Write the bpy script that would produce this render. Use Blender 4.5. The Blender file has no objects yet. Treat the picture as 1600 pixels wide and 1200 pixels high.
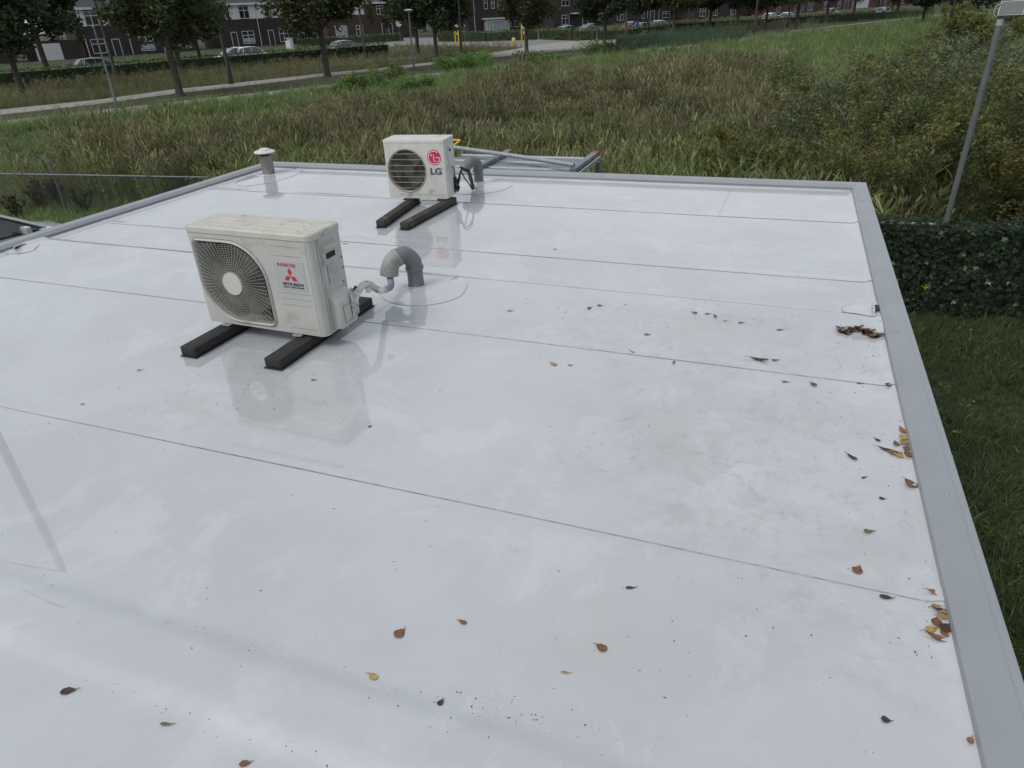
import bpy, bmesh, math, random
import numpy as np
from mathutils import Vector, Matrix, noise
R = math.radians
random.seed(7); rng = np.random.default_rng(7)
S = bpy.context.scene; COL = S.collection
# ------------------------------------------------------------------ camera
CZ = 4.40; RZ = 2.68                      # eye height and roof height above the ground
F, PITCH, ROLL, YAW = 1070.0, R(28.597), R(-2.641), R(-21.859)
_f = Vector((math.sin(YAW)*math.cos(PITCH), math.cos(YAW)*math.cos(PITCH), -math.sin(PITCH)))
_r0 = Vector((math.cos(YAW), -math.sin(YAW), 0)); _u0 = _r0.cross(_f)
RT = math.cos(ROLL)*_r0 + math.sin(ROLL)*_u0
UP = -math.sin(ROLL)*_r0 + math.cos(ROLL)*_u0
FW = _f
cam = bpy.data.cameras.new('camera'); co = bpy.data.objects.new('camera', cam); COL.objects.link(co)
cam.sensor_fit = 'HORIZONTAL'; cam.sensor_width = 36; cam.lens = F/1600*36; cam.clip_end = 2500; cam.clip_start = .05
co.matrix_world = Matrix.Translation((0, 0, CZ)) @ Matrix((RT, UP, -FW)).transposed().to_4x4()
S.camera = co
# ------------------------------------------------------------------ sky, sun, exposure
SUN_EL, SUN_AZ = R(50), R(215)            # compass-like azimuth from +Y clockwise
w = bpy.data.worlds.new('World'); S.world = w; w.use_nodes = True
nt = w.node_tree; N = nt.nodes; L = nt.links
bg = N['Background']; sky = N.new('ShaderNodeTexSky'); sky.sky_type = 'NISHITA'; sky.sun_disc = False
sky.sun_elevation = SUN_EL; sky.sun_rotation = SUN_AZ; sky.dust_density = 3; sky.air_density = 1
tc = N.new('ShaderNodeTexCoord'); nz = N.new('ShaderNodeTexNoise'); nz.inputs['Scale'].default_value = 1.6
nz.inputs['Detail'].default_value = 5; nz.inputs['Roughness'].default_value = .5
mp = N.new('ShaderNodeMapping'); mp.inputs['Scale'].default_value = (1, 1, 2.2)
L.new(tc.outputs['Generated'], mp.inputs['Vector']); L.new(mp.outputs[0], nz.inputs['Vector'])
cr = N.new('ShaderNodeValToRGB'); cr.color_ramp.elements[0].position = .3; cr.color_ramp.elements[1].position = .72
cr.color_ramp.elements[0].color = (4.6, 4.85, 5.2, 1); cr.color_ramp.elements[1].color = (6.3, 6.5, 6.75, 1)
L.new(nz.outputs['Fac'], cr.inputs['Fac'])
mx = N.new('ShaderNodeMix'); mx.data_type = 'RGBA'; mx.inputs['Factor'].default_value = .86
L.new(sky.outputs[0], mx.inputs['A']); L.new(cr.outputs[0], mx.inputs['B'])
L.new(mx.outputs['Result'], bg.inputs['Color']); bg.inputs['Strength'].default_value = .1
sl = bpy.data.lights.new('sun', 'SUN'); sl.energy = 1.3; sl.angle = R(24); sl.color = (1, .95, .88)
so = bpy.data.objects.new('sun', sl); COL.objects.link(so)
sd = Vector((math.sin(SUN_AZ)*math.cos(SUN_EL), math.cos(SUN_AZ)*math.cos(SUN_EL), math.sin(SUN_EL)))
so.rotation_euler = sd.to_track_quat('Z', 'Y').to_euler(); so.location = (0, 0, 30)
S.view_settings.view_transform = 'Standard'; S.view_settings.look = 'None'
S.view_settings.exposure = .38; S.view_settings.gamma = 1; S.view_settings.use_curve_mapping = False
try: S.cycles.use_denoising = True
except Exception: pass

# ------------------------------------------------------------------ helpers
def ray(x, y):
    d = (x-800)*RT - (y-600)*UP + F*FW
    return d/math.hypot(d.x, d.y)
def sst(a, b, x):
    t = max(0, min(1, (x-a)/(b-a))); return t*t*(3-2*t)
def gz(x, y): return .6*sst(18, 40, math.hypot(x, y))
def at(px, py, dz=0):
    """where the sight line through a photo pixel meets the terrain (+dz)"""
    d = ray(px, py); D = 20.0
    for _ in range(60):
        D = .5*D + .5*min(400, (CZ-dz-gz(d.x*D, d.y*D))/max(1e-4, -d.z))
    return Vector((d.x*D, d.y*D, gz(d.x*D, d.y*D)))
def onroof(px, py, z=0):
    d = ray(px, py); D = (CZ-RZ-z)/-d.z
    return Vector((d.x*D, d.y*D, RZ+z))
def atY(px, py, y):
    d = ray(px, py); t = y/d.y; return Vector((d.x*t, y, CZ+d.z*t))
SV = Vector((.4302, .9027, 0)); NV = Vector((.9027, -.4302, 0))     # along the street / towards the field
def st(t, n, z=None):
    p = SV*t + NV*n; p.z = gz(p.x, p.y) if z is None else z; return p
def nt_of(x, y): return x*SV.x+y*SV.y, x*NV.x+y*NV.y

def pmat(name, col, rough=.6, metal=0, var=.12, scale=6, bump=0, bscale=40, coat=0, spec=.5, dirt=None, dscale=3, dlo=.5, dhi=.7, ramp=None, isl=0, oi=0, trans=0, coord='obj'):
    m = bpy.data.materials.new(name); m.use_nodes = True; t = m.node_tree; n = t.nodes; l = t.links
    b = n['Principled BSDF']; b.inputs['Roughness'].default_value = rough; b.inputs['Metallic'].default_value = metal
    b.inputs['Specular IOR Level'].default_value = spec
    if coat: b.inputs['Coat Weight'].default_value = coat; b.inputs['Coat Roughness'].default_value = .05
    if coord == 'obj': c = n.new('ShaderNodeTexCoord').outputs['Object']
    else: c = n.new('ShaderNodeNewGeometry').outputs['Position']
    z = n.new('ShaderNodeTexNoise'); z.inputs['Scale'].default_value = scale; z.inputs['Detail'].default_value = 6
    l.new(c, z.inputs['Vector'])
    r = n.new('ShaderNodeValToRGB'); e = r.color_ramp.elements
    c3 = np.array(col[:3])
    if ramp:
        e[0].position = .3; e[1].position = .7; e[0].color = (*ramp[0], 1); e[1].color = (*ramp[-1], 1)
        for i, cc in enumerate(ramp[1:-1]):
            q = e.new(.3+.4*(i+1)/(len(ramp)-1)); q.color = (*cc, 1)
    else:
        e[0].position = .3; e[1].position = .7
        e[0].color = (*(c3*(1-var)), 1); e[1].color = (*np.minimum(1, c3*(1+var)), 1)
    l.new(z.outputs['Fac'], r.inputs['Fac']); out = r.outputs[0]
    if isl or oi:
        hs = n.new('ShaderNodeHueSaturation'); l.new(out, hs.inputs['Color']); vals = []
        g = n.new('ShaderNodeNewGeometry').outputs['Random Per Island'] if isl else None
        o = n.new('ShaderNodeObjectInfo').outputs['Random'] if oi else None
        v = None
        for src, amt in ((g, isl), (o, oi)):
            if src is None: continue
            mr = n.new('ShaderNodeMapRange'); mr.inputs['To Min'].default_value = 1-amt; mr.inputs['To Max'].default_value = 1+amt
            l.new(src, mr.inputs['Value'])
            if v is None: v = mr.outputs[0]
            else:
                k = n.new('ShaderNodeMath'); k.operation = 'MULTIPLY'; l.new(v, k.inputs[0]); l.new(mr.outputs[0], k.inputs[1]); v = k.outputs[0]
        l.new(v, hs.inputs['Value'])
        mh = n.new('ShaderNodeMapRange'); mh.inputs['To Min'].default_value = .475; mh.inputs['To Max'].default_value = .525
        l.new(g if g is not None else o, mh.inputs['Value']); l.new(mh.outputs[0], hs.inputs['Hue'])
        out = hs.outputs[0]
    if dirt:
        z2 = n.new('ShaderNodeTexNoise'); z2.inputs['Scale'].default_value = dscale; z2.inputs['Detail'].default_value = 9; z2.inputs['Roughness'].default_value = .65
        l.new(c, z2.inputs['Vector'])
        mr = n.new('ShaderNodeMapRange'); mr.inputs['From Min'].default_value = dlo; mr.inputs['From Max'].default_value = dhi; mr.inputs['To Max'].default_value = .85
        l.new(z2.outputs['Fac'], mr.inputs['Value'])
        k = n.new('ShaderNodeMix'); k.data_type = 'RGBA'; l.new(mr.outputs[0], k.inputs['Factor']); l.new(out, k.inputs['A']); k.inputs['B'].default_value = (*dirt, 1)
        out = k.outputs['Result']
    l.new(out, b.inputs['Base Color'])
    if bump:
        z3 = n.new('ShaderNodeTexNoise'); z3.inputs['Scale'].default_value = bscale; z3.inputs['Detail'].default_value = 4; l.new(c, z3.inputs['Vector'])
        bp = n.new('ShaderNodeBump'); bp.inputs['Strength'].default_value = 1; bp.inputs['Distance'].default_value = bump
        l.new(z3.outputs['Fac'], bp.inputs['Height']); l.new(bp.outputs[0], b.inputs['Normal'])
    if trans:
        tr = n.new('ShaderNodeBsdfTranslucent'); l.new(out, tr.inputs['Color']); ms = n.new('ShaderNodeMixShader'); ms.inputs[0].default_value = trans
        l.new(b.outputs[0], ms.inputs[1]); l.new(tr.outputs[0], ms.inputs[2]); l.new(ms.outputs[0], n['Material Output'].inputs['Surface'])
    return m

class MB:
    def __init__(s): s.v = []; s.f = []; s.m = []
    def add(s, vs, fs, mi=0):
        o = len(s.v); s.v += [tuple(v) for v in vs]; s.f += [tuple(i+o for i in f) for f in fs]; s.m += [mi]*len(fs); return s
    def box(s, c, d, rz=0, mi=0, rot=None, taper=1):
        x, y, z = d[0]/2, d[1]/2, d[2]/2
        vs = [Vector((a*x*(taper if q > 0 else 1), b*y*(taper if q > 0 else 1), q*z)) for q in (-1, 1) for a, b in ((-1, -1), (1, -1), (1, 1), (-1, 1))]
        M_ = rot if rot is not None else Matrix.Rotation(rz, 3, 'Z')
        return s.add([M_ @ v+Vector(c) for v in vs], [(3, 2, 1, 0), (4, 5, 6, 7), (0, 1, 5, 4), (1, 2, 6, 5), (2, 3, 7, 6), (3, 0, 4, 7)], mi)
    def bbox(s, c, d, b=.004, mi=0, rz=0):
        """box with bevelled edges"""
        x, y, z = d[0]/2, d[1]/2, d[2]/2; vs = []; M_ = Matrix.Rotation(rz, 3, 'Z')
        bm = bmesh.new(); bmesh.ops.create_cube(bm, size=1)
        for v in bm.verts: v.co = Vector((v.co.x*d[0], v.co.y*d[1], v.co.z*d[2]))
        bmesh.ops.bevel(bm, geom=bm.edges[:], offset=b, segments=2, affect='EDGES', profile=.5)
        bm.verts.ensure_lookup_table()
        s.add([M_ @ v.co+Vector(c) for v in bm.verts], [tuple(v.index for v in f.verts) for f in bm.faces], mi); bm.free(); return s
    def tube(s, pts, r, n=8, mi=0, cap=True):
        pts = [Vector(p) for p in pts]; k = len(pts); rs = r if isinstance(r, (list, tuple)) else [r]*k
        o = len(s.v); up = None
        for i, p in enumerate(pts):
            d = (pts[min(i+1, k-1)]-pts[max(i-1, 0)]).normalized()
            if up is None: up = d.orthogonal().normalized()
            else: up = (up-d*up.dot(d)).normalized()
            q = d.cross(up)
            for j in range(n):
                a = 2*math.pi*j/n; s.v.append(tuple(p+(up*math.cos(a)+q*math.sin(a))*rs[i]))
        for i in range(k-1):
            for j in range(n):
                a = o+i*n+j; b = o+i*n+(j+1) % n
                s.f.append((a, b, b+n, a+n)); s.m.append(mi)
        if cap:
            s.f.append(tuple(o+j for j in range(n))[::-1]); s.m.append(mi)
            s.f.append(tuple(o+(k-1)*n+j for j in range(n))); s.m.append(mi)
        return s
    def lathe(s, prof, c=(0, 0, 0), n=24, mi=0):
        o = len(s.v); k = len(prof)
        for r_, z in prof:
            for j in range(n):
                a = 2*math.pi*j/n; s.v.append((c[0]+r_*math.cos(a), c[1]+r_*math.sin(a), c[2]+z))
        for i in range(k-1):
            for j in range(n):
                a = o+i*n+j; b = o+i*n+(j+1) % n; s.f.append((a, b, b+n, a+n)); s.m.append(mi)
        return s
    def disc(s, c, r, nrm='z', n=24, mi=0, ry=None):
        ry = ry or r; vs = []
        for j in range(n):
            a = 2*math.pi*j/n; x, y = r*math.cos(a), ry*math.sin(a)
            vs.append({'z': (c[0]+x, c[1]+y, c[2]), 'y': (c[0]+x, c[1], c[2]+y), 'x': (c[0], c[1]+x, c[2]+y)}[nrm])
        f = tuple(range(n)); return s.add(vs, [f if nrm != 'y' else f[::-1][::-1]], mi)
    def extr(s, prof, p0, p1, mi=0, out=None, caps=True):
        """profile [(a,z)] swept p0->p1; a measured along horizontal vector out"""
        p0, p1 = Vector(p0), Vector(p1); k = len(prof); o = len(s.v)
        for p in (p0, p1):
            for a, z in prof: s.v.append(tuple(p+out*a+Vector((0, 0, z))))
        for i in range(k-1): s.f.append((o+i, o+i+1, o+k+i+1, o+k+i)); s.m.append(mi)
        if caps: s.f += [tuple(range(o, o+k))[::-1], tuple(range(o+k, o+2*k))]; s.m += [mi, mi]
        return s
    def build(s, name, mats, parent=None, smooth=False, loc=None, rz=0):
        me = bpy.data.meshes.new(name); me.from_pydata(s.v, [], s.f)
        if not isinstance(mats, (list, tuple)): mats = [mats]
        for m in mats: me.materials.append(m)
        if len(mats) > 1: me.polygons.foreach_set('material_index', s.m)
        if smooth: me.polygons.foreach_set('use_smooth', [True]*len(me.polygons))
        me.validate(); me.update()
        if smooth == 'auto':
            me.polygons.foreach_set('use_smooth', [True]*len(me.polygons))
            try: me.set_sharp_from_angle(angle=R(35))
            except Exception: pass
        o = bpy.data.objects.new(name, me); COL.objects.link(o)
        if parent: o.parent = parent
        if loc is not None: o.location = loc
        o.rotation_euler.z = rz
        return o
def thing(name, label, cat, loc=(0, 0, 0), rz=0, group=None):
    o = bpy.data.objects.new(name, None); COL.objects.link(o); o.location = loc; o.rotation_euler = (0, 0, rz)
    o.empty_display_size = .2; return tag(o, label, cat, group)
def tag(o, label=None, cat=None, group=None, kind=None):
    if label: o['label'] = label
    if cat: o['category'] = cat
    if group: o['group'] = group
    if kind: o['kind'] = kind
    return o
def share(name, src, parent=None, loc=(0, 0, 0), rz=0, scale=None):
    o = bpy.data.objects.new(name, src.data); COL.objects.link(o)
    if parent: o.parent = parent
    o.location = loc; o.rotation_euler = (0, 0, rz)
    if scale: o.scale = scale
    return o
def copy_thing(root, loc, rz=0, label=None, scale=None, group=None):
    r = root.copy(); COL.objects.link(r); r.location = loc; r.rotation_euler = (0, 0, rz)
    if scale: r.scale = scale
    if label: r['label'] = label
    if group: r['group'] = group
    for ch in list(root.children):
        c = ch.copy(); COL.objects.link(c); c.parent = r
        for g in list(ch.children):
            d = g.copy(); COL.objects.link(d); d.parent = c
    return r
def smoothpts(P, k=6):
    P = [Vector(p) for p in P]; Q = [P[0]*2-P[1]]+P+[P[-1]*2-P[-2]]; out = []
    for i in range(1, len(Q)-2):
        for j in range(k):
            t = j/k; a, b, c, d = Q[i-1:i+3]
            out.append(.5*((2*b)+(c-a)*t+(2*a-5*b+4*c-d)*t*t+(3*b-a-3*c+d)*t**3))
    out.append(P[-1]); return out
def text_mb(body, size, width=None, bold=.0, depth=.0006):
    c = bpy.data.curves.new('t', 'FONT'); c.body = body; c.size = size; c.offset = bold; c.extrude = depth; c.align_x = 'CENTER'; c.align_y = 'CENTER'; c.resolution_u = 3
    o = bpy.data.objects.new('t', c); COL.objects.link(o)
    me = bpy.data.meshes.new_from_object(o.evaluated_get(bpy.context.evaluated_depsgraph_get()))
    xs = [v.co.x for v in me.vertices]; k = (width/(max(xs)-min(xs))) if width else 1; cx = (max(xs)+min(xs))/2
    ys = [v.co.y for v in me.vertices]; cy = (max(ys)+min(ys))/2
    # stands in the xz plane, facing -y
    mb = MB().add([((v.co.x-cx)*k, -v.co.z, v.co.y-cy) for v in me.vertices], [tuple(p.vertices) for p in me.polygons])
    bpy.data.objects.remove(o); return mb
def shift(mb, d): mb.v = [(a+d[0], b+d[1], c+d[2]) for a, b, c in mb.v]; return mb
def inpoly(P, poly):
    x, y = P[:, 0], P[:, 1]; ins = np.zeros(len(P), bool); k = len(poly)
    for i in range(k):
        x0, y0 = poly[i][:2]; x1, y1 = poly[(i+1) % k][:2]
        c = ((y0 > y) != (y1 > y)) & (x < (x1-x0)*(y-y0)/((y1-y0) or 1e-9)+x0); ins ^= c
    return ins

# ------------------------------------------------------------------ materials
# white membrane: faint blotches, brownish water stains, fine speckle, glossy wet film
def membrane_mat():
    m = bpy.data.materials.new('white_membrane'); m.use_nodes = True; t = m.node_tree; n = t.nodes; l = t.links
    b = n['Principled BSDF']; g = n.new('ShaderNodeNewGeometry').outputs['Position']
    def noi(sc, det=5, ro=.55, vec=g, dist=0):
        z = n.new('ShaderNodeTexNoise'); z.inputs['Scale'].default_value = sc; z.inputs['Detail'].default_value = det; z.inputs['Roughness'].default_value = ro
        z.inputs['Distortion'].default_value = dist; l.new(vec, z.inputs['Vector']); return z.outputs['Fac']
    def mr(v, a, b_, lo=0, hi=1):
        q = n.new('ShaderNodeMapRange'); q.interpolation_type = 'SMOOTHSTEP'; q.inputs['From Min'].default_value = a; q.inputs['From Max'].default_value = b_
        q.inputs['To Min'].default_value = lo; q.inputs['To Max'].default_value = hi; l.new(v, q.inputs['Value']); return q.outputs[0]
    def mul(a, c):
        q = n.new('ShaderNodeMath'); q.operation = 'MULTIPLY'; l.new(a, q.inputs[0])
        if isinstance(c, float): q.inputs[1].default_value = c
        else: l.new(c, q.inputs[1])
        return q.outputs[0]
    def mix(f, a, c):
        q = n.new('ShaderNodeMix'); q.data_type = 'RGBA'; l.new(f, q.inputs['Factor'])
        if isinstance(a, tuple): q.inputs['A'].default_value = (*a, 1)
        else: l.new(a, q.inputs['A'])
        q.inputs['B'].default_value = (*c, 1); return q.outputs['Result']
    def spot(cx, cy, r0, r1):
        d = n.new('ShaderNodeVectorMath'); d.operation = 'DISTANCE'; l.new(g, d.inputs[0]); d.inputs[1].default_value = (cx, cy, RZ); return mr(d.outputs['Value'], r0, r1, 1, 0)
    base = mix(mr(noi(1.1, 9, .66, dist=.3), .38, .64), (.430, .453, .485), (.388, .409, .438))
    # scuffs
    sc = mul(mr(noi(5, 10, .72, dist=.6), .55, .75), mr(noi(.7, 3), .48, .62))
    base = mix(mul(sc, .34), base, (.33, .335, .34))
    base = mix(mul(mul(mr(noi(16, 6, .7), .5, .66), mr(noi(1.3, 4, .6), .42, .62)), .22), base, (.36, .36, .36))
    base = mix(mul(mr(noi(1.9, 8, .7, dist=.5), .52, .62), .35), base, (.515, .545, .57))
    # brown water stains, strongest towards the right-hand edge
    st_ = mul(mr(noi(2.1, 8, .6, dist=.4), .50, .68), mr(noi(.8, 2), .42, .6))
    for c in ((-.05, 3.0, .1, 1.1), (.3, 2.7, .05, .8), (.1, 3.9, .1, .9), (-2.6, 2.3, .1, .8), (.2, 2.1, .05, .6), (-.3, 2.3, .1, .8), (-.9, 3.6, .1, .9), (.4, 1.6, .05, .5)):
        base = mix(mul(mul(mr(noi(3.4, 12, .7, dist=.5), .44, .70), spot(*c)), .24), base, (.27, .245, .20))
        base = mix(mul(mul(mr(noi(11, 8, .75, dist=.3), .52, .66), spot(*c)), .20), base, (.24, .23, .20))
    base = mix(mul(st_, .15), base, (.38, .34, .27))
    # dried puddle outlines
    bub = noi(1.7, 3, .5, dist=.3); ring = n.new('ShaderNodeMath'); ring.operation = 'SUBTRACT'; l.new(bub, ring.inputs[0]); ring.inputs[1].default_value = .53
    ab = n.new('ShaderNodeMath'); ab.operation = 'ABSOLUTE'; l.new(ring.outputs[0], ab.inputs[0])
    rg = mul(mul(mr(ab.outputs[0], 0, .009, 1, 0), mr(noi(9, 6, .8), .5, .62)), mr(noi(.6, 2), .5, .6))
    base = mix(mul(rg, .75), base, (.25, .245, .24))
    # specks
    v = n.new('ShaderNodeTexVoronoi'); v.inputs['Scale'].default_value = 26; v.inputs['Randomness'].default_value = 1; l.new(g, v.inputs['Vector'])
    spk = mul(mr(v.outputs['Distance'], .03, .09, 1, 0), mr(noi(1.6, 6), .55, .62))
    base = mix(mul(spk, .55), base, (.2, .19, .18))
    l.new(base, b.inputs['Base Color'])
    l.new(mr(noi(3, 6), .3, .7, .42, .6), b.inputs['Roughness'])
    b.inputs['Specular IOR Level'].default_value = .35
    b.inputs['Coat Weight'].default_value = 1; b.inputs['Coat IOR'].default_value = 1.85
    l.new(mr(noi(2.2, 6, .6), .48, .78, .012, .06), b.inputs['Coat Roughness'])
    bp = n.new('ShaderNodeBump'); bp.inputs['Strength'].default_value = 1; bp.inputs['Distance'].default_value = .0009; l.new(noi(1.4, 2, .4), bp.inputs['Height'])
    bp2 = n.new('ShaderNodeBump'); bp2.inputs['Strength'].default_value = 1; bp2.inputs['Distance'].default_value = .0004; l.new(noi(14, 5, .6), bp2.inputs['Height']); l.new(bp.outputs[0], bp2.inputs['Normal'])
    l.new(bp2.outputs[0], b.inputs['Normal']); l.new(bp.outputs[0], b.inputs['Coat Normal'])
    return m
MEMB = membrane_mat()
GREY = pmat('grey_coated_metal', (0.239, 0.261, 0.284), .38, .0, .05, 3, .0004, 9, spec=.6, dirt=(.21, .225, .235), dscale=2.2, dlo=.55, dhi=.85)
SEAM = pmat('seam_dirt', (.40, .40, .40), .8, var=.4, scale=30)
WPAINT = pmat('aged_offwhite_paint', (.40, .408, .385), .42, 0, .06, 4, .0005, 60, dirt=(.22, .21, .17), dscale=5, dlo=.56, dhi=.8)
WPAINT2 = pmat('weathered_white_paint', (0.504, 0.508, 0.486), .42, 0, .06, 5, .0004, 60, dirt=(.22, .23, .18), dscale=7, dlo=.54, dhi=.74)
LIDM = pmat('mossy_lid_paint', (0.440, 0.431, 0.387), .5, 0, .08, 5, .0005, 60, dirt=(.13, .12, .09), dscale=16, dlo=.57, dhi=.74)
HUBM = pmat('hub_plastic', (0.468, 0.468, 0.441), .45, var=.03)
WIRE = pmat('guard_wire', (0.368, 0.364, 0.328), .45, var=.15, scale=20)
WIRE2 = pmat('rusty_guard_wire', (.24, .23, .20), .5, var=.3, scale=20)
DARK = pmat('dark_interior', (.018, .019, .017), .8, var=.3)
FAN = pmat('fan_plastic', (.05, .05, .045), .5, var=.3, dirt=(.16, .11, .05), dscale=7)
CRACK2 = pmat('faint_groove', (.27, .27, .25), .8, var=.3)
CRACK = pmat('groove_grey', (.13, .13, .115), .8, var=.2)  # dark grey for the thin groove, gap and outline strips, and screws
RUBBER = pmat('black_rubber', (.018, .018, .019), .75, var=.3, scale=20, bump=.001, bscale=90)
WOODD = pmat('weathered_dark_timber', (.035, .031, .027), .85, var=.4, scale=14, bump=.002, bscale=60, dirt=(.12, .12, .07), dscale=12, dlo=.55, dhi=.75)
STICK = pmat('label_film', (0.347, 0.365, 0.373), .35, var=.03)
RED = pmat('logo_red', (.38, .015, .035), .4, var=.04); REDP = pmat('logo_magenta', (.42, .02, .07), .4, var=.06)
INK = pmat('print_black', (.015, .018, .03), .5, var=.05); INKG = pmat('print_grey', (.07, .08, .085), .5, var=.1)
WHITEP = pmat('print_white', (.70, .62, .64), .45, var=.03)
FOIL = pmat('aluminium_tape', (.40, .43, .45), .28, .8, .15, 12, .004, 40)
PVC = pmat('grey_pvc', (0.135, 0.149, 0.162), .45, 0, .08, 5, .0006, 50, dirt=(.30, .30, .27), dscale=6, dlo=.52, dhi=.75)
PVC2 = pmat('faded_pvc', (0.270, 0.279, 0.279), .55, 0, .1, 6, .0008, 50, dirt=(.16, .16, .13), dscale=8, dlo=.5, dhi=.7)
TAPE = pmat('stained_white_lagging', (0.540, 0.531, 0.486), .55, 0, .1, 12, .002, 60, dirt=(.09, .085, .05), dscale=16, dlo=.53, dhi=.62)
HOSE = pmat('blue_grey_hose', (.19, .225, .26), .5, var=.06)
CABLE = pmat('black_cable', (.014, .015, .016), .55, var=.2, scale=30)
VENTM = pmat('vent_zinc', (0.198, 0.189, 0.180), .5, .2, .12, 6, dirt=(.36, .34, .31), dscale=6)
VENTC = pmat('vent_cap_white', (0.546, 0.554, 0.563), .5, 0, .05, 10, dirt=(.12, .12, .10), dscale=20, dlo=.55, dhi=.7)
GALV = pmat('galvanised_steel', (.13, .155, .175), .55, .0, .15, 14, .0006, 40, dirt=(.22, .24, .26), dscale=8)
GALVL = pmat('bright_galvanised', (.27, .31, .335), .45, .1, .1, 10)
ORANGE = pmat('orange_cap', (.34, .09, .04), .6, var=.2); YEL = pmat('yellow_paint', (.62, .42, .02), .5, var=.1)
BRICK = pmat('dark_brown_brick', (0.034, 0.023, 0.023), .85, var=.22, scale=.8, coord='w')
BRICKR = pmat('red_brick', (.075, .027, .021), .85, var=.25, scale=.8); BRICKO = pmat('rust_brick', (.055, .032, .024), .85, var=.25, scale=.8)
HWHITE = pmat('white_house_paint', (0.527, 0.535, 0.544), .6, var=.04, scale=.5)
TILE = pmat('slate_roof_tile', (.035, .04, .048), .7, var=.25, scale=1.5); GLASSW = pmat('window_glass', (.02, .025, .028), .08, var=.5, scale=.8, spec=.8)
CURT = pmat('pale_blind', (.28, .33, .33), .6, var=.2, scale=2)
DOORM = pmat('dark_door', (.012, .016, .016), .5, var=.1)
BARK = pmat('tree_bark', (0.059, 0.050, 0.038), .9, var=.35, scale=8, bump=.01, bscale=20); TWIG = pmat('willow_twig', (.06, .05, .03), .85, var=.3)
LF = pmat('dark_tree_leaf', (0.046, 0.065, 0.029), .6, var=.3, scale=1.2, isl=.45, oi=.12, trans=.4, coord='w')
LF2 = pmat('mid_tree_leaf', (0.069, 0.087, 0.035), .6, var=.3, scale=1.2, isl=.45, oi=.12, trans=.4, coord='w')
LFY = pmat('yellowing_sapling_leaf', (.065, .065, .018), .6, var=.35, scale=1.5, isl=.5, oi=.1, trans=.4, coord='w')
WIL = pmat('willow_leaf', (0, 0, 0), .6, ramp=[(0.073, 0.102, 0.040), (0.124, 0.153, 0.053), (0.183, 0.175, 0.047), (0.095, 0.131, 0.058)], scale=.9, isl=.5, trans=.4, coord='w')
WILP = pmat('pale_willow_leaf', (0.138, 0.167, 0.086), .6, var=.3, scale=1.2, isl=.45, trans=.4, coord='w')
HEDG = pmat('hedge_leaf', (0.054, 0.090, 0.027), .6, var=.3, scale=1, isl=.5, trans=.2, coord='w')
HEDT = pmat('hedge_new_leaf', (.09, .14, .03), .6, var=.3, scale=1, isl=.4, trans=.2, coord='w')
IVY = pmat('ivy_leaf', (.010, .021, .009), .6, spec=.2, var=.35, scale=3, isl=.6, coord='w'); IVYL = pmat('ivy_pale_leaf', (.055, .085, .03), .4, var=.3, scale=3, isl=.5, coord='w')
IVYY = pmat('ivy_yellow_leaf', (.30, .27, .03), .5, var=.2)
REED = pmat('reed_leaf', (0, 0, 0), .65, ramp=[(0.129, 0.194, 0.064), (0.211, 0.248, 0.092), (0.277, 0.285, 0.138)], scale=.22, isl=.5, oi=.22, trans=.4, coord='w')
REEDY = pmat('reed_pale_leaf', (0.265, 0.298, 0.122), .6, var=.3, scale=.5, isl=.4, oi=.2, trans=.35, coord='w')
PLUME = pmat('reed_plume', (0.251, 0.235, 0.145), .85, var=.3, scale=.5, isl=.3, oi=.3, trans=.4, coord='w')
PLUMEP = pmat('pale_seed_head', (0.297, 0.286, 0.165), .85, var=.3, scale=.5, isl=.3, oi=.3, trans=.4, coord='w')
GRN = pmat('lush_grass', (0, 0, 0), .6, ramp=[(0.105, 0.160, 0.050), (0.143, 0.204, 0.064), (0.171, 0.215, 0.083)], scale=.35, isl=.4, oi=.22, trans=.35, coord='w')
DRY = pmat('dry_grass', (0, 0, 0), .7, ramp=[(0.119, 0.157, 0.057), (0.189, 0.197, 0.087), (0.252, 0.229, 0.125)], scale=.3, isl=.4, oi=.25, trans=.4, coord='w')
LAWN = pmat('lawn_grass', (0, 0, 0), .6, ramp=[(.044, .075, .022), (.068, .10, .03), (.095, .12, .042)], scale=.9, isl=.4, oi=.25, trans=.4, coord='w')
RUSH = pmat('blue_green_rush', (0.060, 0.108, 0.060), .6, var=.3, scale=.4, isl=.4, oi=.2, trans=.4, coord='w')
WEED = pmat('weed_leaf', (0.103, 0.185, 0.044), .6, var=.3, scale=.6, isl=.4, oi=.2, trans=.4, coord='w')
GOLD = pmat('goldenrod_flower', (.26, .24, .025), .7, var=.3, scale=2, isl=.4); DOCK = pmat('brown_dock', (.06, .035, .02), .8, var=.4, scale=4, isl=.4)
STRAW = pmat('straw', (.24, .20, .12), .75, var=.3, isl=.4, oi=.2)
LEAFC = {k: pmat('fallen_leaf_'+k, c, .55, var=.3, scale=18, dirt=(c[0]*.3, c[1]*.25, c[2]*.2), dscale=40, dlo=.5, dhi=.62) for k, c in
         dict(brown=(.17, .075, .035), yellow=(.40, .27, .07), dark=(.045, .025, .018), tan=(.27, .19, .09), orange=(.26, .11, .035), olive=(.13, .12, .06)).items()}
SPECK = pmat('debris', (.06, .045, .03), .85, var=.5, scale=30)
CARP = {k: pmat('car_paint_'+k, c, .28, mt, .02, 1, coat=1) for k, (c, mt) in dict(silver=((.48, .52, .54), .25), dark=((.03, .035, .05), .2), blue=((.12, .15, .19), .3), white=((.62, .64, .66), 0), red=((.33, .06, .03), 0), grey=((.22, .25, .27), .3)).items()}
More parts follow.
